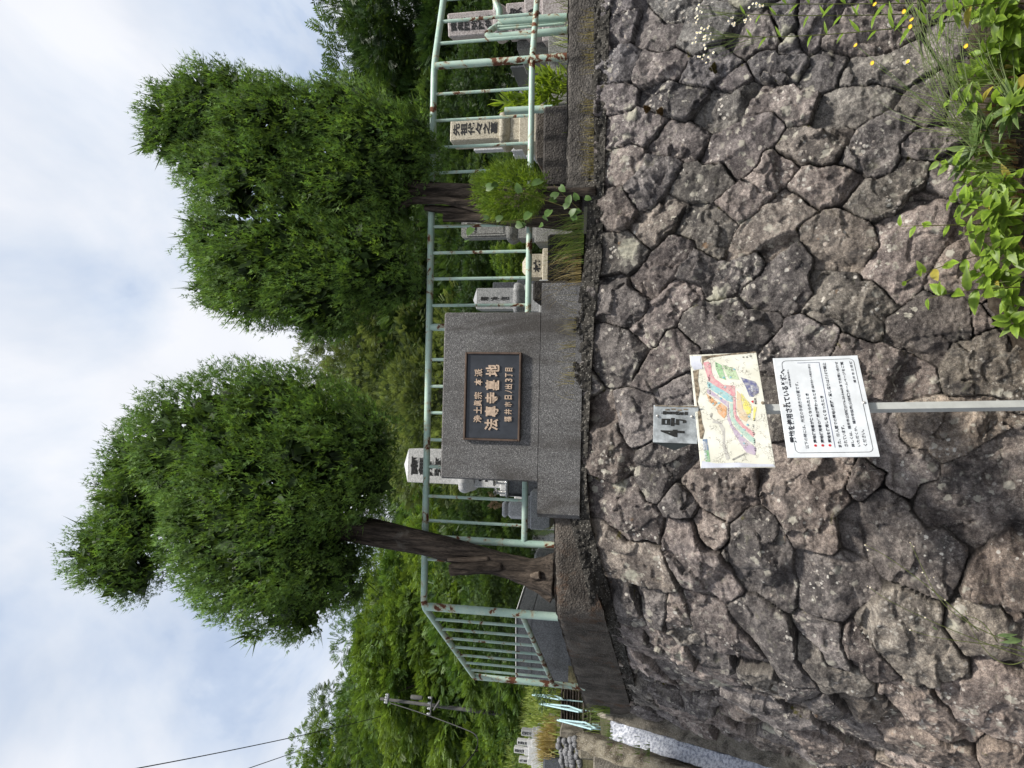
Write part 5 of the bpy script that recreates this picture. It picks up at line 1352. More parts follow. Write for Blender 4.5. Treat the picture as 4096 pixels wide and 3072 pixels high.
    xa, ya = r3(148, 118); e.box((w3/2-.003, 0, .0031), (.006, h3-.01, .0008), M=Mx); e.build('worn_edge', M['dirt'], o)
    for x, y in ((205, 300), (765, 295)):
        xa, ya = r3(x, y); MB().lathe([(.007, .001), (.007, .005), (.004, .008)], 12, Mx @ Matrix.Translation((xa, ya, 0))).build('bolt', M['bolt'], o, True)
signpost()
# ------------------------------------------------------------------ weeds and flowers
def blade_leaf(n=7, w=.26, fold=.22, serr=0.0, droop=.25, cup=0.0, tipw=0.0, heart=False):
    """one leaf along +x, unit length, folded on its midrib"""
    V = []; Fq = []; A = []
    for i in range(n+1):
        t = i/n
        if heart: b = w*math.sin(math.pi*min(1, (t*1.0+.13)))**.6*(1-.35*t)
        else: b = w*(math.sin(math.pi*t**.82)**.85)*(1-.25*t)+.004
        b = max(b, .003)*(1+serr*(.5-(i % 2)))
        z = -droop*t*t
        back = -.06 if (heart and i == 0) else 0
        V += [(t+back, b, z+fold*b), (t, 0, z), (t+back, -b, z+fold*b)]; A += [t*.6+.3, .05, t*.6+.3]
    for i in range(n):
        k = 3*i; Fq += [(k, k+1, k+4, k+3), (k+1, k+2, k+5, k+4)]
    return np.array(V, np.float32), np.array(Fq, np.int32), np.array(A, np.float32)
OVATE = blade_leaf(15, .25, .25, .13, .30); OVATES = [OVATE, blade_leaf(15, .21, .40, .16, .55), blade_leaf(15, .29, .12, .10, .10), blade_leaf(15, .23, -.10, .14, .42)]
LANCE = blade_leaf(6, .11, .3, .12, .25); HEART = blade_leaf(8, .42, .16, 0, .18, heart=True); STRAP = blade_leaf(5, .045, .4, 0, .45)
def leaf_obj(name, T, pos, xd, roll_up, size, c0, c1, root, origin, mat='weed'):
    xd = np.array(xd, float); xd /= np.linalg.norm(xd); up = np.array(roll_up, float); y = np.cross(up, xd); y /= np.linalg.norm(y)+1e-9; z = np.cross(xd, y)
    R_ = np.stack([xd, y, z], -1); V = (T[0]*size) @ R_.T + np.array(pos) - np.array(origin); a = T[2][:, None]
    return npmesh(name, V, T[1], M[mat], root, True, {'leafcol': np.array(c0)*(1-a)+np.array(c1)*a})
def tube_mesh(name, pts, r0, r1, col, root, origin, n=6):
    P = [Vector(tuple(np.array(p)-np.array(origin))) for p in pts]; m = len(P)
    mb = MB().tube(P, r0, n, rs=[r0+(r1-r0)*i/(m-1) for i in range(m)]); V = np.array(mb.v); f4 = np.array([f for f in mb.f if len(f) == 4])
    caps = [np.array([f]) for f in mb.f if len(f) != 4]
    return npmesh(name, V, [f4]+caps, M['weed'], root, True, {'leafcol': np.tile(np.array(col), (len(V), 1))})
def bez(P, n=12):
    P = [np.array(p, float) for p in P]; out = []
    for t in np.linspace(0, 1, n):
        Q = P
        while len(Q) > 1: Q = [Q[i]*(1-t)+Q[i+1]*t for i in range(len(Q)-1)]
        out.append(Q[0])
    return np.array(out)
LIME0, LIME1 = (.170, .300, .026), (.300, .445, .048)
prnd = np.random.default_rng(17)
# soil bank at the wall's foot
def soil():
    X, Y = np.meshgrid(np.linspace(.1, 3.4, 150), np.linspace(3.30, 4.25, 50), indexing='ij'); x, y = X.ravel(), Y.ravel()
    z = .02 + .13*sstep(y, 3.45, 3.95)*sstep(x, .2, .9) + .022*fbm(x*6, y*6, seed=150, oct=4) + .01*fbm(x*30, y*30, seed=151, oct=3)
    z = z - .12*(1-sstep(x, .1, .5))
    I = np.arange(len(x)).reshape(X.shape); Fq = np.stack([I[:-1, :-1], I[1:, :-1], I[1:, 1:], I[:-1, 1:]], -1).reshape(-1, 4)
    tag(npmesh('soil_bank', np.stack([x, y, z], -1), Fq, M['soil'], None, True), kind='structure')
soil()
def leafy_weed(base, tip, nl, size, label, seed, dark=0.0, group='lime green weeds at the wall foot'):
    r = np.random.default_rng(seed); base = np.array(base, float); tip = np.array(tip, float)
    root = thing('leafy_weed', label, 'weed', tuple(base), 0, group)
    mid = base*.5+tip*.5+np.array([r.uniform(-.04, .04), -.05, .06]); C_ = bez([base, mid, tip], 14)
    tube_mesh('stem', C_, .0032, .0016, (.16, .16, .05), root, base)
    side = r.uniform(0, 6.28)
    for i in range(nl):
        f = .30+.70*i/(nl-1); k = min(13, int(f*13)); p = C_[k]; d = C_[min(13, k+1)]-C_[max(0, k-1)]; d /= np.linalg.norm(d)
        a = side + (i//2)*math.pi/2 + (i % 2)*math.pi + r.uniform(-.3, .3); ref = np.cross(d, [0, 1, .2]); ref /= np.linalg.norm(ref); ref2 = np.cross(d, ref)
        out = math.cos(a)*ref+math.sin(a)*ref2; xd = out*1.0 + d*.45 + np.array([0, -.35, -.05])
        s_ = size*r.uniform(.75, 1.15)*(1-.45*max(0, f-.75)/.25); k1 = r.uniform(.72, 1.18)*(1-dark*r.uniform(.2, .8))
        old = r.random() < .025; c0, c1 = (np.array((.30, .26, .04)), np.array((.40, .34, .07))) if old else (np.array(LIME0)*.72*k1, np.array(LIME1)*k1)
        leaf_obj('leaf', OVATES[int(r.integers(0, 4))], p, xd, (r.uniform(-.5, .5), -.75+r.uniform(-.3, .5), .8), s_, c0, c1, root, base)
WEEDS = [((3900, 1000), (3625, 1125)), ((3910, 900), (3600, 905)), ((3960, 1150), (3710, 1195)), ((3980, 700), (3740, 640)), ((4020, 850), (3800, 800)), ((4040, 950), (3850, 930)),
         ((4080, 1100), (3900, 1080)), ((4110, 1200), (4010, 1190)), ((4100, 1000), (3960, 1000)), ((4050, 780), (3830, 720)), ((4120, 900), (3990, 880)), ((4100, 1300), (4040, 1262)),
         ((4030, 300), (3830, 330)), ((4060, 200), (3900, 230)), ((4100, 120), (3960, 90)), ((4110, 330), (3990, 270)), ((4120, 60), (3870, 40)), ((4120, 480), (4030, 420)), ((4090, 150), (4040, 180)), ((4000, 420), (3800, 400)), ((4060, 20), (3760, 60)), ((4080, 640), (3900, 640)), ((4110, 200), (3990, 170)), ((4120, 120), (4010, 60)), ((4130, 260), (4050, 250)), ((4120, 20), (3950, 10)), ((4130, 90), (4060, 110)), ((4110, 280), (3940, 300)), ((4130, 400), (4060, 370)), ((4120, 1000), (4050, 1040)), ((4130, 820), (4060, 800)), ((4100, 700), (3990, 740)), ((4060, 880), (3930, 820)), ((4100, 1180), (3960, 1120))]
for i, (b, t) in enumerate(WEEDS):
    near = 3.72 - .10*((i*7) % 3)
    B_ = at(b[0], b[1], near+.05); B_[2] = min(B_[2], .10); leafy_weed(B_, at(t[0], t[1], near-.02), 14 if i not in (0, 1, 2) else 8, .078 if i % 2 else .100, 'lime green broad leaved weed in the thick clump at the right foot of the wall', 300+i, .35 if i % 3 == 2 else 0)

# yellow hawkweed
M['yellow'] = m_plain('yellow_petals', (.80, .52, .015), .6, var=.15)
M['white_petal'] = m_plain('white_petals', (.80, .80, .76), .6, var=.08)
def daisy(rad, n, mat_p, mat_c, cup=.3, cr=.28):
    V = []; Fc = []
    for i in range(n):
        a = 2*math.pi*i/n; c, s_ = math.cos(a), math.sin(a); w = 2.6*rad/n; k = len(V)
        for x, y, z in ((rad*.15, w*.3, 0), (rad*.7, w*.6, cup*rad*.5), (rad, 0, cup*rad), (rad*.7, -w*.6, cup*rad*.5), (rad*.15, -w*.3, 0)): V.append((x*c-y*s_, x*s_+y*c, z))
        Fc.append((k, k+1, k+2, k+3, k+4))
    me = bpy.data.meshes.new('petals'); me.from_pydata(V, [], Fc); me.materials.append(mat_p)
    m = MB().lathe([(rad*cr*.5, -.12*rad), (rad*cr, .02*rad), (rad*cr*.9, .14*rad), (rad*cr*.4, .20*rad)], 10); mc = bpy.data.meshes.new('disc'); mc.from_pydata(m.v, [], m.f); mc.materials.append(mat_c)
    return me, mc
HAWK = daisy(.0120, 20, M['yellow'], M['yellow'], .35, .45); FLEA = daisy(.0072, 26, M['white_petal'], M['yellow'], .12, .42)
def put_flower(meshes, pos, nrm, root, origin, sc=1.0, name='flower'):
    p_ = bpy.data.objects.new(name, meshes[0]); COL.objects.link(p_); p_.parent = root
    q = Vector(nrm).to_track_quat('Z', 'Y'); p_.matrix_local = Matrix.Translation(Vector(tuple(np.array(pos)-np.array(origin)))) @ q.to_matrix().to_4x4() @ Matrix.Scale(sc, 4)
    c = bpy.data.objects.new('disc', meshes[1]); COL.objects.link(c); c.parent = p_
def hawkweed(bX, bY, ends, flowers, label, seed, d=3.66):
    r = np.random.default_rng(seed); base = at(bX, bY, d); root = thing('hawkweed', label, 'wildflower', tuple(base), 0, 'hawkweeds at the wall foot')
    for k in range(11):
        a = r.uniform(0, 6.28); leaf_obj('leaf', LANCE, base+np.array([0, 0, .0]), (math.cos(a), -.3+math.sin(a)*.6, r.uniform(.2, .9)), (0, -.5, 1), r.uniform(.10, .17), np.array((.10, .17, .05))*r.uniform(.7, 1.1), np.array((.17, .25, .07)), root, base)
    for (X, Y, cx, cy) in ends:
        dd = d + r.uniform(-.10, .12); b = base + np.array([r.uniform(-.05, .05), r.uniform(-.04, .04), -.01])
        Q = bez([b, at(cx, cy, dd), at(X, Y, dd+.02)], 14); tube_mesh('flower_stem', Q, .0020, .0011, np.array((.17, .22, .085))*r.uniform(.75, 1.2), root, base, 5)
    for (X, Y, cx, cy) in flowers:
        dd = d + r.uniform(-.05, .10); Q = bez([base, at(cx, cy, dd), at(X, Y, dd)], 14)
        tube_mesh('flower_stem', Q, .0020, .0012, (.15, .22, .07), root, base, 5); put_flower(HAWK, Q[-1], (r.uniform(-.4, .6), -.6, .75), root, base, 1.0, 'flower_head')
r_ = random.Random(9)
E1 = [(3640+r_.uniform(-60, 260), r_.uniform(-160, 30), 3640+r_.uniform(-20, 150), 330+r_.uniform(-90, 90)) for _ in range(15)]
E2 = [(3700+r_.uniform(-60, 240), r_.uniform(-160, 60), 3680+r_.uniform(-20, 150), 300+r_.uniform(-90, 90)) for _ in range(15)]
E3 = [(3900+r_.uniform(-120, 190), r_.uniform(-120, 20), 3850+r_.uniform(-20, 120), 260+r_.uniform(-80, 80)) for _ in range(9)]
hawkweed(3905, 600, E1, [(3423, 182, 3680, 380), (3490, 252, 3700, 400), (3632, 247, 3760, 400)], 'yellow hawkweed with three flowers reaching farthest left over the stones', 41)
hawkweed(3950, 520, E2, [(3500, 18, 3700, 230), (3617, 46, 3740, 250), (3647, 80, 3760, 260), (3642, 106, 3780, 280)], 'yellow hawkweed with a cluster of four flowers beneath the fleabane', 42, 3.62)
hawkweed(4060, 420, E3, [(3865, 185, 3960, 300), (4017, 28, 4060, 180)], 'low yellow hawkweed with two flowers among the lime leaves', 43, 3.55)
# white fleabane
def fleabane(pts, heads, label, seed, d=3.85):
    r = np.random.default_rng(seed); Q = bez([at(X, Y, d-.02*i) for i, (X, Y) in enumerate(pts)], 18); base = Q[0]
    root = thing('fleabane', label, 'wildflower', tuple(base), 0, 'fleabane stalks at the right edge')
    tube_mesh('stem', Q, .0035, .0016, (.15, .17, .06), root, base)
    for i in range(13):
        k = 2+int(i*1.1); p = Q[k]; dr = Q[k]-Q[k-1]; s_ = -1 if i % 2 else 1
        leaf_obj('leaf', LANCE, p, (s_*.85, -.4, .55+r.uniform(-.2, .4)), (0, -.8, .6), r.uniform(.06, .11)*(1.15-.5*i/13), np.array(LIME0)*r.uniform(.8, 1.2)*.9, np.array(LIME1)*.9, root, base)
    for (X, Y) in heads:
        h = at(X, Y, d-.05+r.uniform(-.03, .03)); q = Q[-1-int(r.integers(0, 4))]
        tube_mesh('flower_stalk', bez([q, q*.4+h*.6+np.array([0, 0, -.015]), h], 6), .0011, .0007, (.16, .21, .08), root, base, 4); put_flower(FLEA, h, (r.uniform(-.5, .4), -.75, .65), root, base, r.uniform(.8, 1.15))
def cloud(cx, cy, sx, sy, n, seed):
    q = random.Random(seed); return [(cx+q.gauss(0, sx), cy+q.gauss(0, sy)) for _ in range(n)]
fleabane([(3990, 60), (3600, 118), (3200, 160), (2900, 145)], cloud(2815, 150, 30, 42, 20, 1)+cloud(2805, 235, 12, 10, 5, 2)+cloud(2790, 125, 10, 14, 4, 4), 'lower white fleabane with a wide spray of many small flowers', 51)
fleabane([(3980, 40), (3600, 62), (3200, 72), (2860, 50)], cloud(2790, 45, 9, 26, 8, 3)+cloud(2925, 98, 10, 12, 6, 5)+cloud(2990, 78, 8, 9, 5, 6), 'middle white fleabane with a narrow column of flowers', 52)
fleabane([(3960, 10), (3600, 12), (3300, 20), (3060, 14)], cloud(3030, 18, 20, 14, 8, 7), 'white fleabane right at the edge with a short flower head', 53)
# thin wild lettuce over the left stones
def thin_weed():
    d = 3.50; base = at(4130, 2600, d); root = thing('thin_weed', 'thin branching wild weed with sparse narrow leaves against the left stones', 'weed', tuple(base))
    g = (.17, .20, .07)
    for pts in ([(4130, 2600), (3900, 2520), (3760, 2460), (3740, 2380), (3700, 2290), (3640, 2170)], [(4130, 2640), (3950, 2580), (3750, 2500), (3560, 2420), (3480, 2350)], [(4130, 2620), (3980, 2560), (3800, 2580), (3640, 2520)],
                [(3915, 2525), (3700, 2320), (3520, 2200), (3460, 2180)], [(3990, 2570), (3900, 2420), (3870, 2500), (3860, 2440)], [(4100, 2640), (4010, 2700), (3920, 2600), (3870, 2480)]):
        tube_mesh('stem', bez([at(X, Y, d) for X, Y in pts], 18), .0024, .0011, g, root, base, 5)
    for X, Y, dx, dz, s_ in ((3985, 2540, .1, -1, .085), (4015, 2548, -.1, -1, .075), (4085, 2590, .1, -1, .12), (4090, 2560, -.2, 1, .09), (3750, 2520, .3, .5, .03)): leaf_obj('leaf', LANCE, at(X, Y, d-.01), (dx, -.2, dz), (0, -1, .2), s_, (.16, .24, .10), (.22, .31, .14), root, base)
    r = np.random.default_rng(3)
    for X, Y in ((3640, 2170), (3655, 2185), (3690, 2290), (3480, 2350), (3470, 2345), (3460, 2180), (3470, 2200), (3780, 2400), (3640, 2520), (3735, 2310), (3700, 2470)): put_flower(FLEA, at(X, Y, d-.01), (r.uniform(-1, 1), -.6, .6), root, base, .55, 'seed_head')
thin_weed()

# ------------------------------------------------------------------ grasses and weeds on the wall top
def grass(name, label, spots, n, hmin, hmax, c0, c1, seed, spread=.05, lean=(0, -.2), w=.0022, cat='grass', one=False):
    """many thin bent blades; spots = root points"""
    r = np.random.default_rng(seed); S_ = np.array(spots); k = r.integers(0, len(S_), n); b = S_[k] + r.normal(0, 1, (n, 3))*np.array([spread, spread*.5, 0])
    h = r.uniform(hmin, hmax, n); a = r.uniform(0, 6.28, n); bend = r.uniform(.15, .75, n)*h
    dx_ = np.cos(a)*bend+lean[0]*h; dy_ = np.sin(a)*bend*.7+lean[1]*h; V = []; m = 5
    t = np.linspace(0, 1, m); sd = np.stack([-np.sin(a), np.cos(a)*.3, 0*a], -1)
    ctr = b[:, None, :] + np.stack([dx_[:, None]*t**1.7, dy_[:, None]*t**1.7, h[:, None]*(t-.18*t**3*(bend/h)[:, None]*2)], -1)
    wd = (w*(1-t**2*.9))[None, :, None]*sd[:, None, :]
    V = np.concatenate([ctr-wd, ctr+wd], 1).reshape(-1, 3); I = (np.arange(n)*2*m)[:, None]
    Fq = np.concatenate([np.stack([I[:, 0]+i, I[:, 0]+i+1, I[:, 0]+m+i+1, I[:, 0]+m+i], -1) for i in range(m-1)])
    q = r.uniform(0, 1, n)[:, None]; col = np.repeat(np.array(c0)*(1-q)+np.array(c1)*q, 2*m, 0)
    o = npmesh(name, V, Fq, M['weed'], None, False, {'leafcol': col})
    return tag(o, label, cat, kind='stuff')
GZ = lambda X, Y, d=4.72: tuple(at(X, Y, d))
grass('long_grass', 'fresh green grass tuft under the ball shrub on the wall top', [GZ(2335, Y) for Y in (880, 900, 930, 960, 1000)], 150, .10, .30, (.09, .15, .035), (.20, .27, .07), 61, .03, (-.35, -.25))
grass('dry_grass', 'thin dry straw coloured grass right of the plinth', [GZ(2325, Y) for Y in (960, 1020, 1060, 1100, 1130)], 130, .10, .33, (.22, .17, .075), (.34, .27, .13), 62, .05, (-.25, -.2), .0013)
grass('dry_grass', 'dry wispy grass along the foot of the plinth', [GZ(2308-(Y-1200)*.03, Y, 4.625) for Y in (1200, 1290, 1320, 1390, 1440, 1480, 1500, 1540)], 90, .05, .17, (.20, .17, .07), (.30, .26, .11), 63, .05, (.0, -.2), .0013)
grass('dry_grass', 'yellow dry weeds rooted in the joint under the right coping', [tuple(at(2375, Y, 4.63)) for Y in (60, 90, 120, 150, 200, 230, 260, 420, 450, 520, 560, 600, 640, 690)], 260, .04, .13, (.19, .16, .05), (.30, .25, .09), 64, .03, (.0, -.3), .0014)
grass('green_grass', 'green grass at the far end of the left coping', [tuple(at(2440, Y, 7.2)) for Y in (2800, 2820, 2840)]+[tuple(at(2400, 2870, 7.3))], 170, .08, .28, (.09, .15, .03), (.20, .27, .06), 65, .06, (0, -.2), .003)
grass('green_grass', 'short green weeds growing on the gutter kerbs', [tuple(at(X, Y, d_)) for X, Y, d_ in ((2450, 2955, 7.0), (2490, 2990, 6.9), (2560, 2990, 6.7), (2440, 2920, 7.2), (2600, 3010, 6.6))], 160, .03, .09, (.06, .11, .025), (.13, .19, .04), 66, .05, (0, -.1), .003)
grass('green_grass', 'green and brown grass tufts on the soil bank under the weeds', [tuple(at(X, Y, 3.62)) for X, Y in ((3960, 600), (4000, 700), (4050, 760), (3900, 520), (4080, 500), (4000, 900), (4060, 1000))], 240, .06, .20, (.10, .16, .05), (.20, .25, .09), 67, .08, (0, -.2), .002)
grass('yard_grass', 'patchy yellow green grass between the graves', [(x, y, float(ground_z(x, y))) for x in np.arange(-1.5, 5, .35) for y in np.arange(5.3, 10, .45)], 2600, .08, .30, (.12, .17, .03), (.24, .28, .06), 68, .14, (0, -.1), .005)
# ivy like vine round the shrub
def vine():
    d = 4.40; base = at(2330, 850, d); r = np.random.default_rng(77)
    root = thing('climbing_vine', 'green vine with broad heart leaves twining over the ball shrub', 'vine', tuple(base))
    for pts in ([(2330, 850), (2200, 810), (2080, 760), (1990, 745), (1960, 735)], [(2330, 850), (2240, 860), (2140, 870), (2010, 890), (1860, 905), (1800, 900)], [(2330, 850), (2280, 800), (2240, 770), (2215, 740)]):
        tube_mesh('stem', bez([at(X, Y, d) for X, Y in pts], 20), .002, .0012, (.17, .16, .05), root, base, 5)
    for X, Y, s_ in ((1945, 752, .10), (1990, 735, .08), (2080, 770, .10), (2165, 722, .12), (2120, 850, .10), (2065, 895, .09), (1985, 880, .08), (1935, 870, .06), (1890, 912, .10), (1878, 958, .10), (2075, 905, .08), (2205, 790, .09), (2225, 800, .08), (2270, 815, .09), (2255, 830, .08), (2200, 840, .10), (2280, 860, .09), (2310, 800, .08), (2320, 840, .08), (2240, 745, .08), (2185, 880, .08), (2160, 900, .07), (2300, 880, .08), (2340, 790, .07)):
        k = r.uniform(.75, 1.15); leaf_obj('leaf', HEART, at(X, Y, d-.03), (r.uniform(-.7, .7), -.25, r.uniform(-.9, .5)), (r.uniform(-.3, .3), -1, .35), s_*.72, np.array((.075, .145, .035))*k, np.array((.115, .205, .045))*k, root, base)
vine()
def narrow_bush():
    d = 5.9; base = at(2262, 350, d); base[2] = 2.3; r = np.random.default_rng(15)
    root = thing('willow_leaved_bush', 'yellow green narrow leaved bush behind the right coping', 'bush', tuple(base))
    for k, (X, Y) in enumerate(((2150, 290), (2165, 310), (2130, 345), (2040, 400), (2010, 415), (2100, 385), (2170, 370), (2190, 330), (2120, 410), (2080, 420))):
        Q = bez([base+np.array([r.uniform(-.1, .1), 0, 0]), at(X+60, Y, d), at(X, Y, d)], 14); tube_mesh('stem', Q, .003, .0015, (.2, .22, .06), root, base, 5)
        n = 26; pos = Q[r.integers(4, 14, n)]; td = np.stack([r.uniform(-1, 1, n), r.uniform(-.8, .3, n), r.uniform(.1, 1, n)], -1); kk = r.uniform(.8, 1.2, (n, 1))
        V, Fq, Cc = scatter(LANCE[0], LANCE[1], LANCE[2], pos, orient(td, None, r), r.uniform(.09, .15, n), np.array((.17, .27, .03))*kk, np.array((.31, .41, .06))*kk, r)
        npmesh('foliage', V-base, Fq, M['weed'], root, False, {'leafcol': Cc})
narrow_bush()
# moss cushions on the stones
M['moss'] = m_plain('olive_moss', (.085, .070, .014), .95, var=.6, scale=150, bump=.6)
M['moss_brown'] = m_plain('brown_moss', (.13, .075, .022), .95, var=.6, scale=150, bump=.6)
def moss(X, Y, d, rx, rz, mat, label):
    c = at(X, Y, d); r = np.random.default_rng(int(X)); n = 700; a = r.uniform(0, 6.28, n); q = np.sqrt(r.uniform(0, 1, n)); wob = 1+.25*np.sin(3*a+X)
    b = np.stack([np.cos(a)*q*rx*wob, .0*a, np.sin(a)*q*rz*wob], -1); hgt = .030*np.sqrt(np.clip(1-q*q, .02, 1))
    b[:, 1] = -hgt*.4 + b[:, 2]*-.3; tipd = np.stack([r.normal(0, .5, n), -np.ones(n), r.normal(.3, .5, n)], -1)
    T = np.array([(0, -.18, 0), (0, .18, 0), (1, 0, 0)], np.float32); V, Fq, _ = scatter(T, np.array([(0, 1, 2)]), np.array([0, 0, 1.]), b, orient(tipd, None, r), r.uniform(.008, .016, n), np.zeros((n, 3)), np.zeros((n, 3)), r)
    o = npmesh('moss_cushion', V, Fq, mat, None, False); o.location = tuple(c); tag(o, label, 'moss')
moss(2588, 438, 4.52, .022, .020, M['moss_brown'], 'round brown moss cushion on the upper right stones')
moss(2642, 448, 4.50, .022, .018, M['moss_brown'], 'brown moss cushion just below the round one')
moss(2855, 275, 4.44, .030, .020, M['moss'], 'dark olive moss cushion on the grey stone at upper right')

grass('tangled_grass', 'tangle of long thin green and straw stems leaning up from the right foot of the wall', [tuple(at(X, Y, 3.66)) for X, Y in ((3900, 500), (3950, 420), (4000, 330), (4040, 250), (3980, 200), (4060, 120), (4020, 560))], 120, .18, .45, (.15, .24, .06), (.26, .32, .10), 73, .07, (.30, .05), .0016)
grass('dead_leaves', 'brown withered leaves and straw on the soil bank', [tuple(at(X, Y, 3.68)) for X, Y in ((3990, 480), (3960, 560), (4060, 640), (4080, 760), (4030, 420), (4070, 900))], 200, .03, .10, (.16, .09, .05), (.30, .22, .12), 74, .07, (0, -.5), .006)
# ------------------------------------------------------------------ beyond the left flank
M['pole_c'] = m_plain('grey_utility_pole', (.10, .098, .095), .8)
M['pole_d'] = m_plain('dark_pole_sleeve', (.035, .034, .033), .7)
M['wire'] = m_plain('black_cable', (.03, .03, .032), .6)
M['insul'] = m_plain('white_insulator', (.36, .37, .38), .35)
M['blue_pipe'] = m_plain('pale_blue_pipe', (.36, .52, .55), .45, var=.15)
M['plank'] = m_plain('dark_board_wall', (.060, .048, .040), .9, var=.55, scale=6)
M['boulder'] = m_granite('river_boulder', (.10, .10, .105), (.25, .25, .26), 60, .25, .85, .5)
def utility_pole():
    d = 19.0; b = at(2108, 2872, d); t = at(1522, 2795, d); h = t[2]-b[2]+1
    root = thing('utility_pole', 'grey concrete utility pole with two crossarms on the wooded slope', 'utility pole', (b[0], d, b[2]-1))
    o = np.array([b[0], d, b[2]-1]); lx = t[0]-b[0]; P = lambda f, r=0.0: (lx*f+r, 0, h*f)
    MB().tube([P(0), P(.5)], .16, 14, rs=[.070, .060]).build('pole', M['pole_d'], root, True); MB().tube([P(.5), P(1)], .12, 14, rs=[.056, .040]).build('pole', M['pole_c'], root, True)
    for X, Ya, Yb, nm in ((1557, 2778, 2812, 'crossarm'), (1728, 2788, 2860, 'crossarm')):
        A = at(X, Ya, d-.2)-o; B = at(X-6, Yb, d-.2)-o; c = MB().tube([tuple(A), tuple(B)], .022, 8).build(nm, M['pole_c'], root)
        for f in (.05, .35, .65, .95):
            q = A*(1-f)+B*f; MB().lathe([(.025, 0), (.04, .03), (.025, .05), (.035, .07), (.015, .11)], 10, Matrix.Translation(tuple(q))).build('insulator', M['insul'], c, True)
    A = at(1760, 2800, d-.2)-o; B = at(1735, 2840, d-.2)-o; MB().tube([tuple(A), tuple(B)], .03, 6).build('brace', M['pole_c'], root)
    A = at(1690, 2792, d-.3)-o; MB().lathe([(.05, 0), (.06, .03), (.06, .30), (.05, .33)], 12, Matrix.Translation(tuple(A))).build('transformer', M['pole_c'], root, True)
utility_pole()
def cable(label, pts, r):
    P = [at(*p) for p in pts]; o = P[0]; Q = bez(P, 24)-o
    c = MB().tube([tuple(q) for q in Q], r, 6).build('overhead_cable', M['wire']); c.location = tuple(o); tag(c, label, 'cable', 'overhead cables')
cable('long overhead cable running from the pole top into the open sky', [(1522, 2866, 19), (1300, 2925, 17), (900, 3010, 14), (500, 3082, 11)], .010)
cable('short overhead cable crossing the sky corner nearer the forest edge', [(1250, 2985, 18), (1120, 3030, 16), (960, 3085, 13)], .009)
cable('thin cable sagging from the lower crossarm down the slope', [(1560, 2812, 18.8), (1720, 2860, 18.4), (1880, 2925, 18)], .014)
cable('looping cable hanging in front of the forest at the left edge', [(1880, 2925, 18), (1960, 2960, 17), (1840, 3080, 16)], .014)
def blue_rail(label, Xa, Ya, Xb, Yb, d):
    a = at(Xa, Ya, d); b = at(Xb, Yb, d-1.1); root = thing('blue_handrail', label, 'handrail', tuple(b), 0, 'pale blue handrails on the steps'); a = a-b
    for nm, dx_, dz in (('handrail', 0, 0), ('lower_rail', .02, -.14)):
        MB().tube([(dx_, 0, .02+dz*.3), tuple(np.array(a)*.5+np.array([dx_*2, 0, dz])), tuple(np.array(a)+np.array([dx_*.5, 0, dz*.2]))], .011, 8).build(nm, M['blue_pipe'], root, True)
    for f in (.15, .55, .95): q = np.array(a)*f; MB().tube([tuple(q), (q[0], q[1], q[2]-.75)], .009, 8).build('post', M['blue_pipe'], root, True)
blue_rail('pale blue handrail nearest the rusty end post', 2130, 2780, 2241, 2799, 11.4); blue_rail('middle one of the three pale blue handrails', 2158, 2816, 2322, 2849, 10.6); blue_rail('pale blue handrail farthest left by the grass tuft', 2230, 2881, 2374, 2918, 9.6)
def planks(label, X0, X1, Y0, Y1, d, n):
    a = at(X0, Y1, d); b = at(X1, Y0, d); w = b[0]-a[0]; h = a[2]-b[2]; root = thing('board_wall', label, 'retaining wall', ((a[0]+b[0])/2, d, b[2]), 0, 'dark board retaining walls')
    bh = h/n
    for i in range(n): MB().box((0, .015*(i % 2), bh*(i+.5)), (w, .06, bh-.018), bev=.008).build('board', M['plank'], root)
    for f in (-.5, -.17, .17, .5): MB().box((w*f, .07, h/2-.15), (.09, .08, h+.3), bev=.01).build('stake', M['plank'], root)
planks('upper dark board retaining wall below the grassy slope', 2240, 2322, 2765, 2928, 10.5, 7); planks('lower dark board retaining wall behind the kerbs', 2326, 2372, 2806, 3010, 9.2, 3); planks('short dark board wall beside the rusty end post', 2192, 2240, 2763, 2800, 11.6, 3)
block('concrete_wall', 'pale lichened concrete wall end between the boards and the boulders', 'wall', 2238, 2322, 2930, 2964, 10.2, .5, M['kerb'], .02, .3)
block('concrete_pier', 'plain beige concrete pier at the left edge below the kerb wall', 'pier', 2372, 2424, 3015, 3110, 7.4, .4, M['kerb'], .015, .6)
block('mossy_block', 'mossy concrete block under the boulders', 'block', 2312, 2372, 2988, 3040, 8.6, .4, M['mossy'], .03, .3)
block('grey_block', 'dark stone block at the left edge beside the boulders', 'block', 2170, 2240, 3035, 3110, 10.6, .6, M['g_dark'], .03, .3)
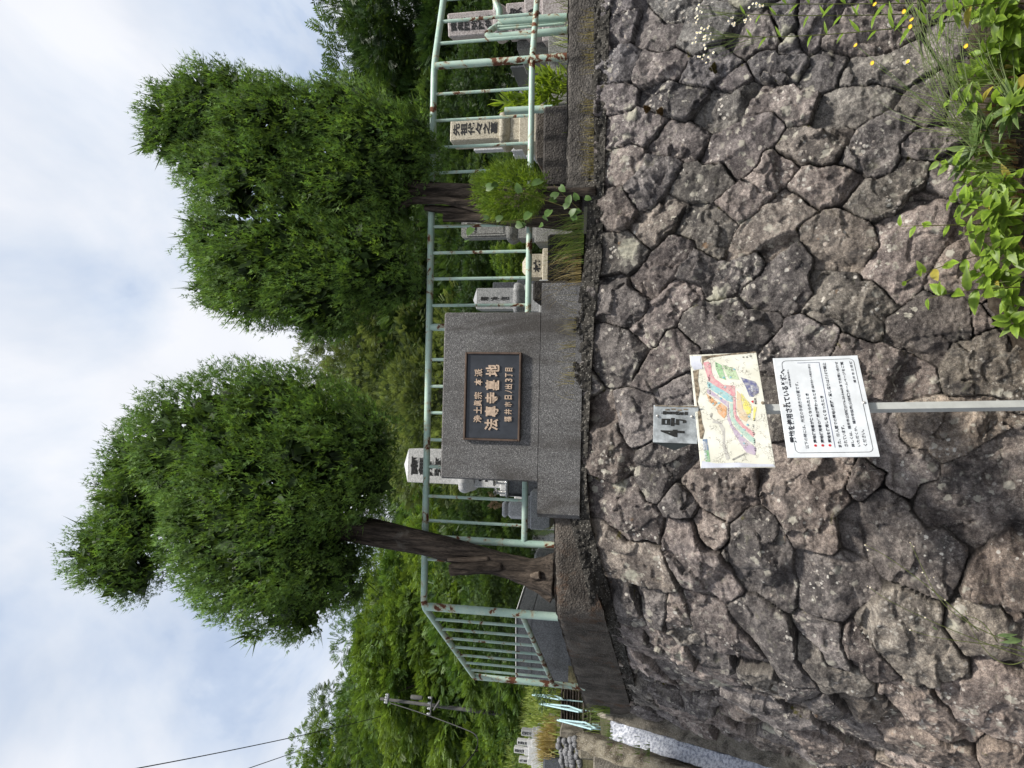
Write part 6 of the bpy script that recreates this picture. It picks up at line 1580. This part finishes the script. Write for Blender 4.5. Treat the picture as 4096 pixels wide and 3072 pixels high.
def boulders():
    r = np.random.default_rng(6); root = thing('boulder_wall', 'low wall of rounded grey river boulders at the left edge', 'boulder wall', tuple(at(2310, 2995, 10.0))); o = at(2310, 2995, 10.0)
    for i in range(7):
        for j in range(4):
            X = 2238+j*22+r.uniform(-5, 5)+i*2; Y = 2962+i*16+r.uniform(-4, 4); c = at(X, Y, 10.0+.05*(3-j))-o; rx = r.uniform(.035, .052)
            th, ph = np.meshgrid(np.linspace(0, 2*np.pi, 14, endpoint=False), np.linspace(.05, np.pi-.05, 8)); d_ = np.stack([np.cos(th)*np.sin(ph), np.sin(th)*np.sin(ph), np.cos(ph)], -1).reshape(-1, 3)
            k = 1+.18*fbm(d_[:, 0]*1.5+i, d_[:, 1]*1.5+j, d_[:, 2]*1.5, seed=int(i*7+j), oct=2)
            V = d_*k[:, None]*np.array([rx*1.15, .06, rx]) + c; I = np.arange(len(V)).reshape(8, 14); J = np.roll(I, -1, 1); Fq = np.stack([I[:-1], I[1:], J[1:], J[:-1]], -1).reshape(-1, 4)
            npmesh('boulder', V, Fq, M['boulder'], root, True)
boulders()
sl = [(x, y, float(ground_z(x, y))) for x in np.arange(-12, -4, .45) for y in np.arange(10.8, 20, .6)]
grass('slope_grass', 'tall yellow green grass covering the slope with the far gravestones', sl, 14000, .10, .28, (.13, .20, .035), (.27, .32, .07), 71, .28, (0, 0), .012)
dl = [tuple(at(X, Y, 10.7)) for X, Y in ((2215, 2950), (2225, 2980), (2210, 3000), (2200, 3010), (2190, 2975), (2225, 2930))]
grass('straw_grass', 'dry straw coloured grass above the boulders', dl, 700, .10, .30, (.30, .23, .09), (.42, .34, .15), 72, .12, (0, -.1), .006)
# low bushes along the wood's edge behind the graves
def bush(label, X, Y, d, scale, k, rz):
    t = at(X, Y, d); root = thing('bush', label, 'bush', (t[0], d, t[2]-TOPS[k]*scale), rz, 'bushes behind the graves')
    o = bpy.data.objects.new('foliage', CROWNS[k]); COL.objects.link(o); o.parent = root; root.scale = (scale*1.2, scale*.8, scale)
for i, (lab, X, Y, d, s_, k) in enumerate((('dark bush right of the beige grave', 1830, 330, 11, .20, 3), ('dark bush behind the far right grave', 1850, 100, 11, .22, 3), ('mid green bush behind the ball shrub', 1930, 720, 10, .18, 1), ('dark bush between the shouldered grave and the plinth', 1860, 1010, 11, .22, 3), ('light green sprig bush behind the railing right of the grey obelisk', 1985, 1065, 9.5, .10, 2),
                                        ('dark bush behind the grey obelisk', 1840, 1230, 11, .20, 3), ('dark leafy bush behind the flower stand', 1850, 2040, 9.5, .18, 3), ('dark leafy bush left of the leaning trunk', 1820, 2330, 10, .2, 1), ('bright bush below the utility pole', 1980, 2800, 19, .32, 0), ('bright bush above the far gravestones', 1960, 2960, 21, .34, 2), ('dark bush under the left railing', 1960, 2560, 11, .2, 3))):
    bush(lab, X, Y, d, s_, k, i*1.3)
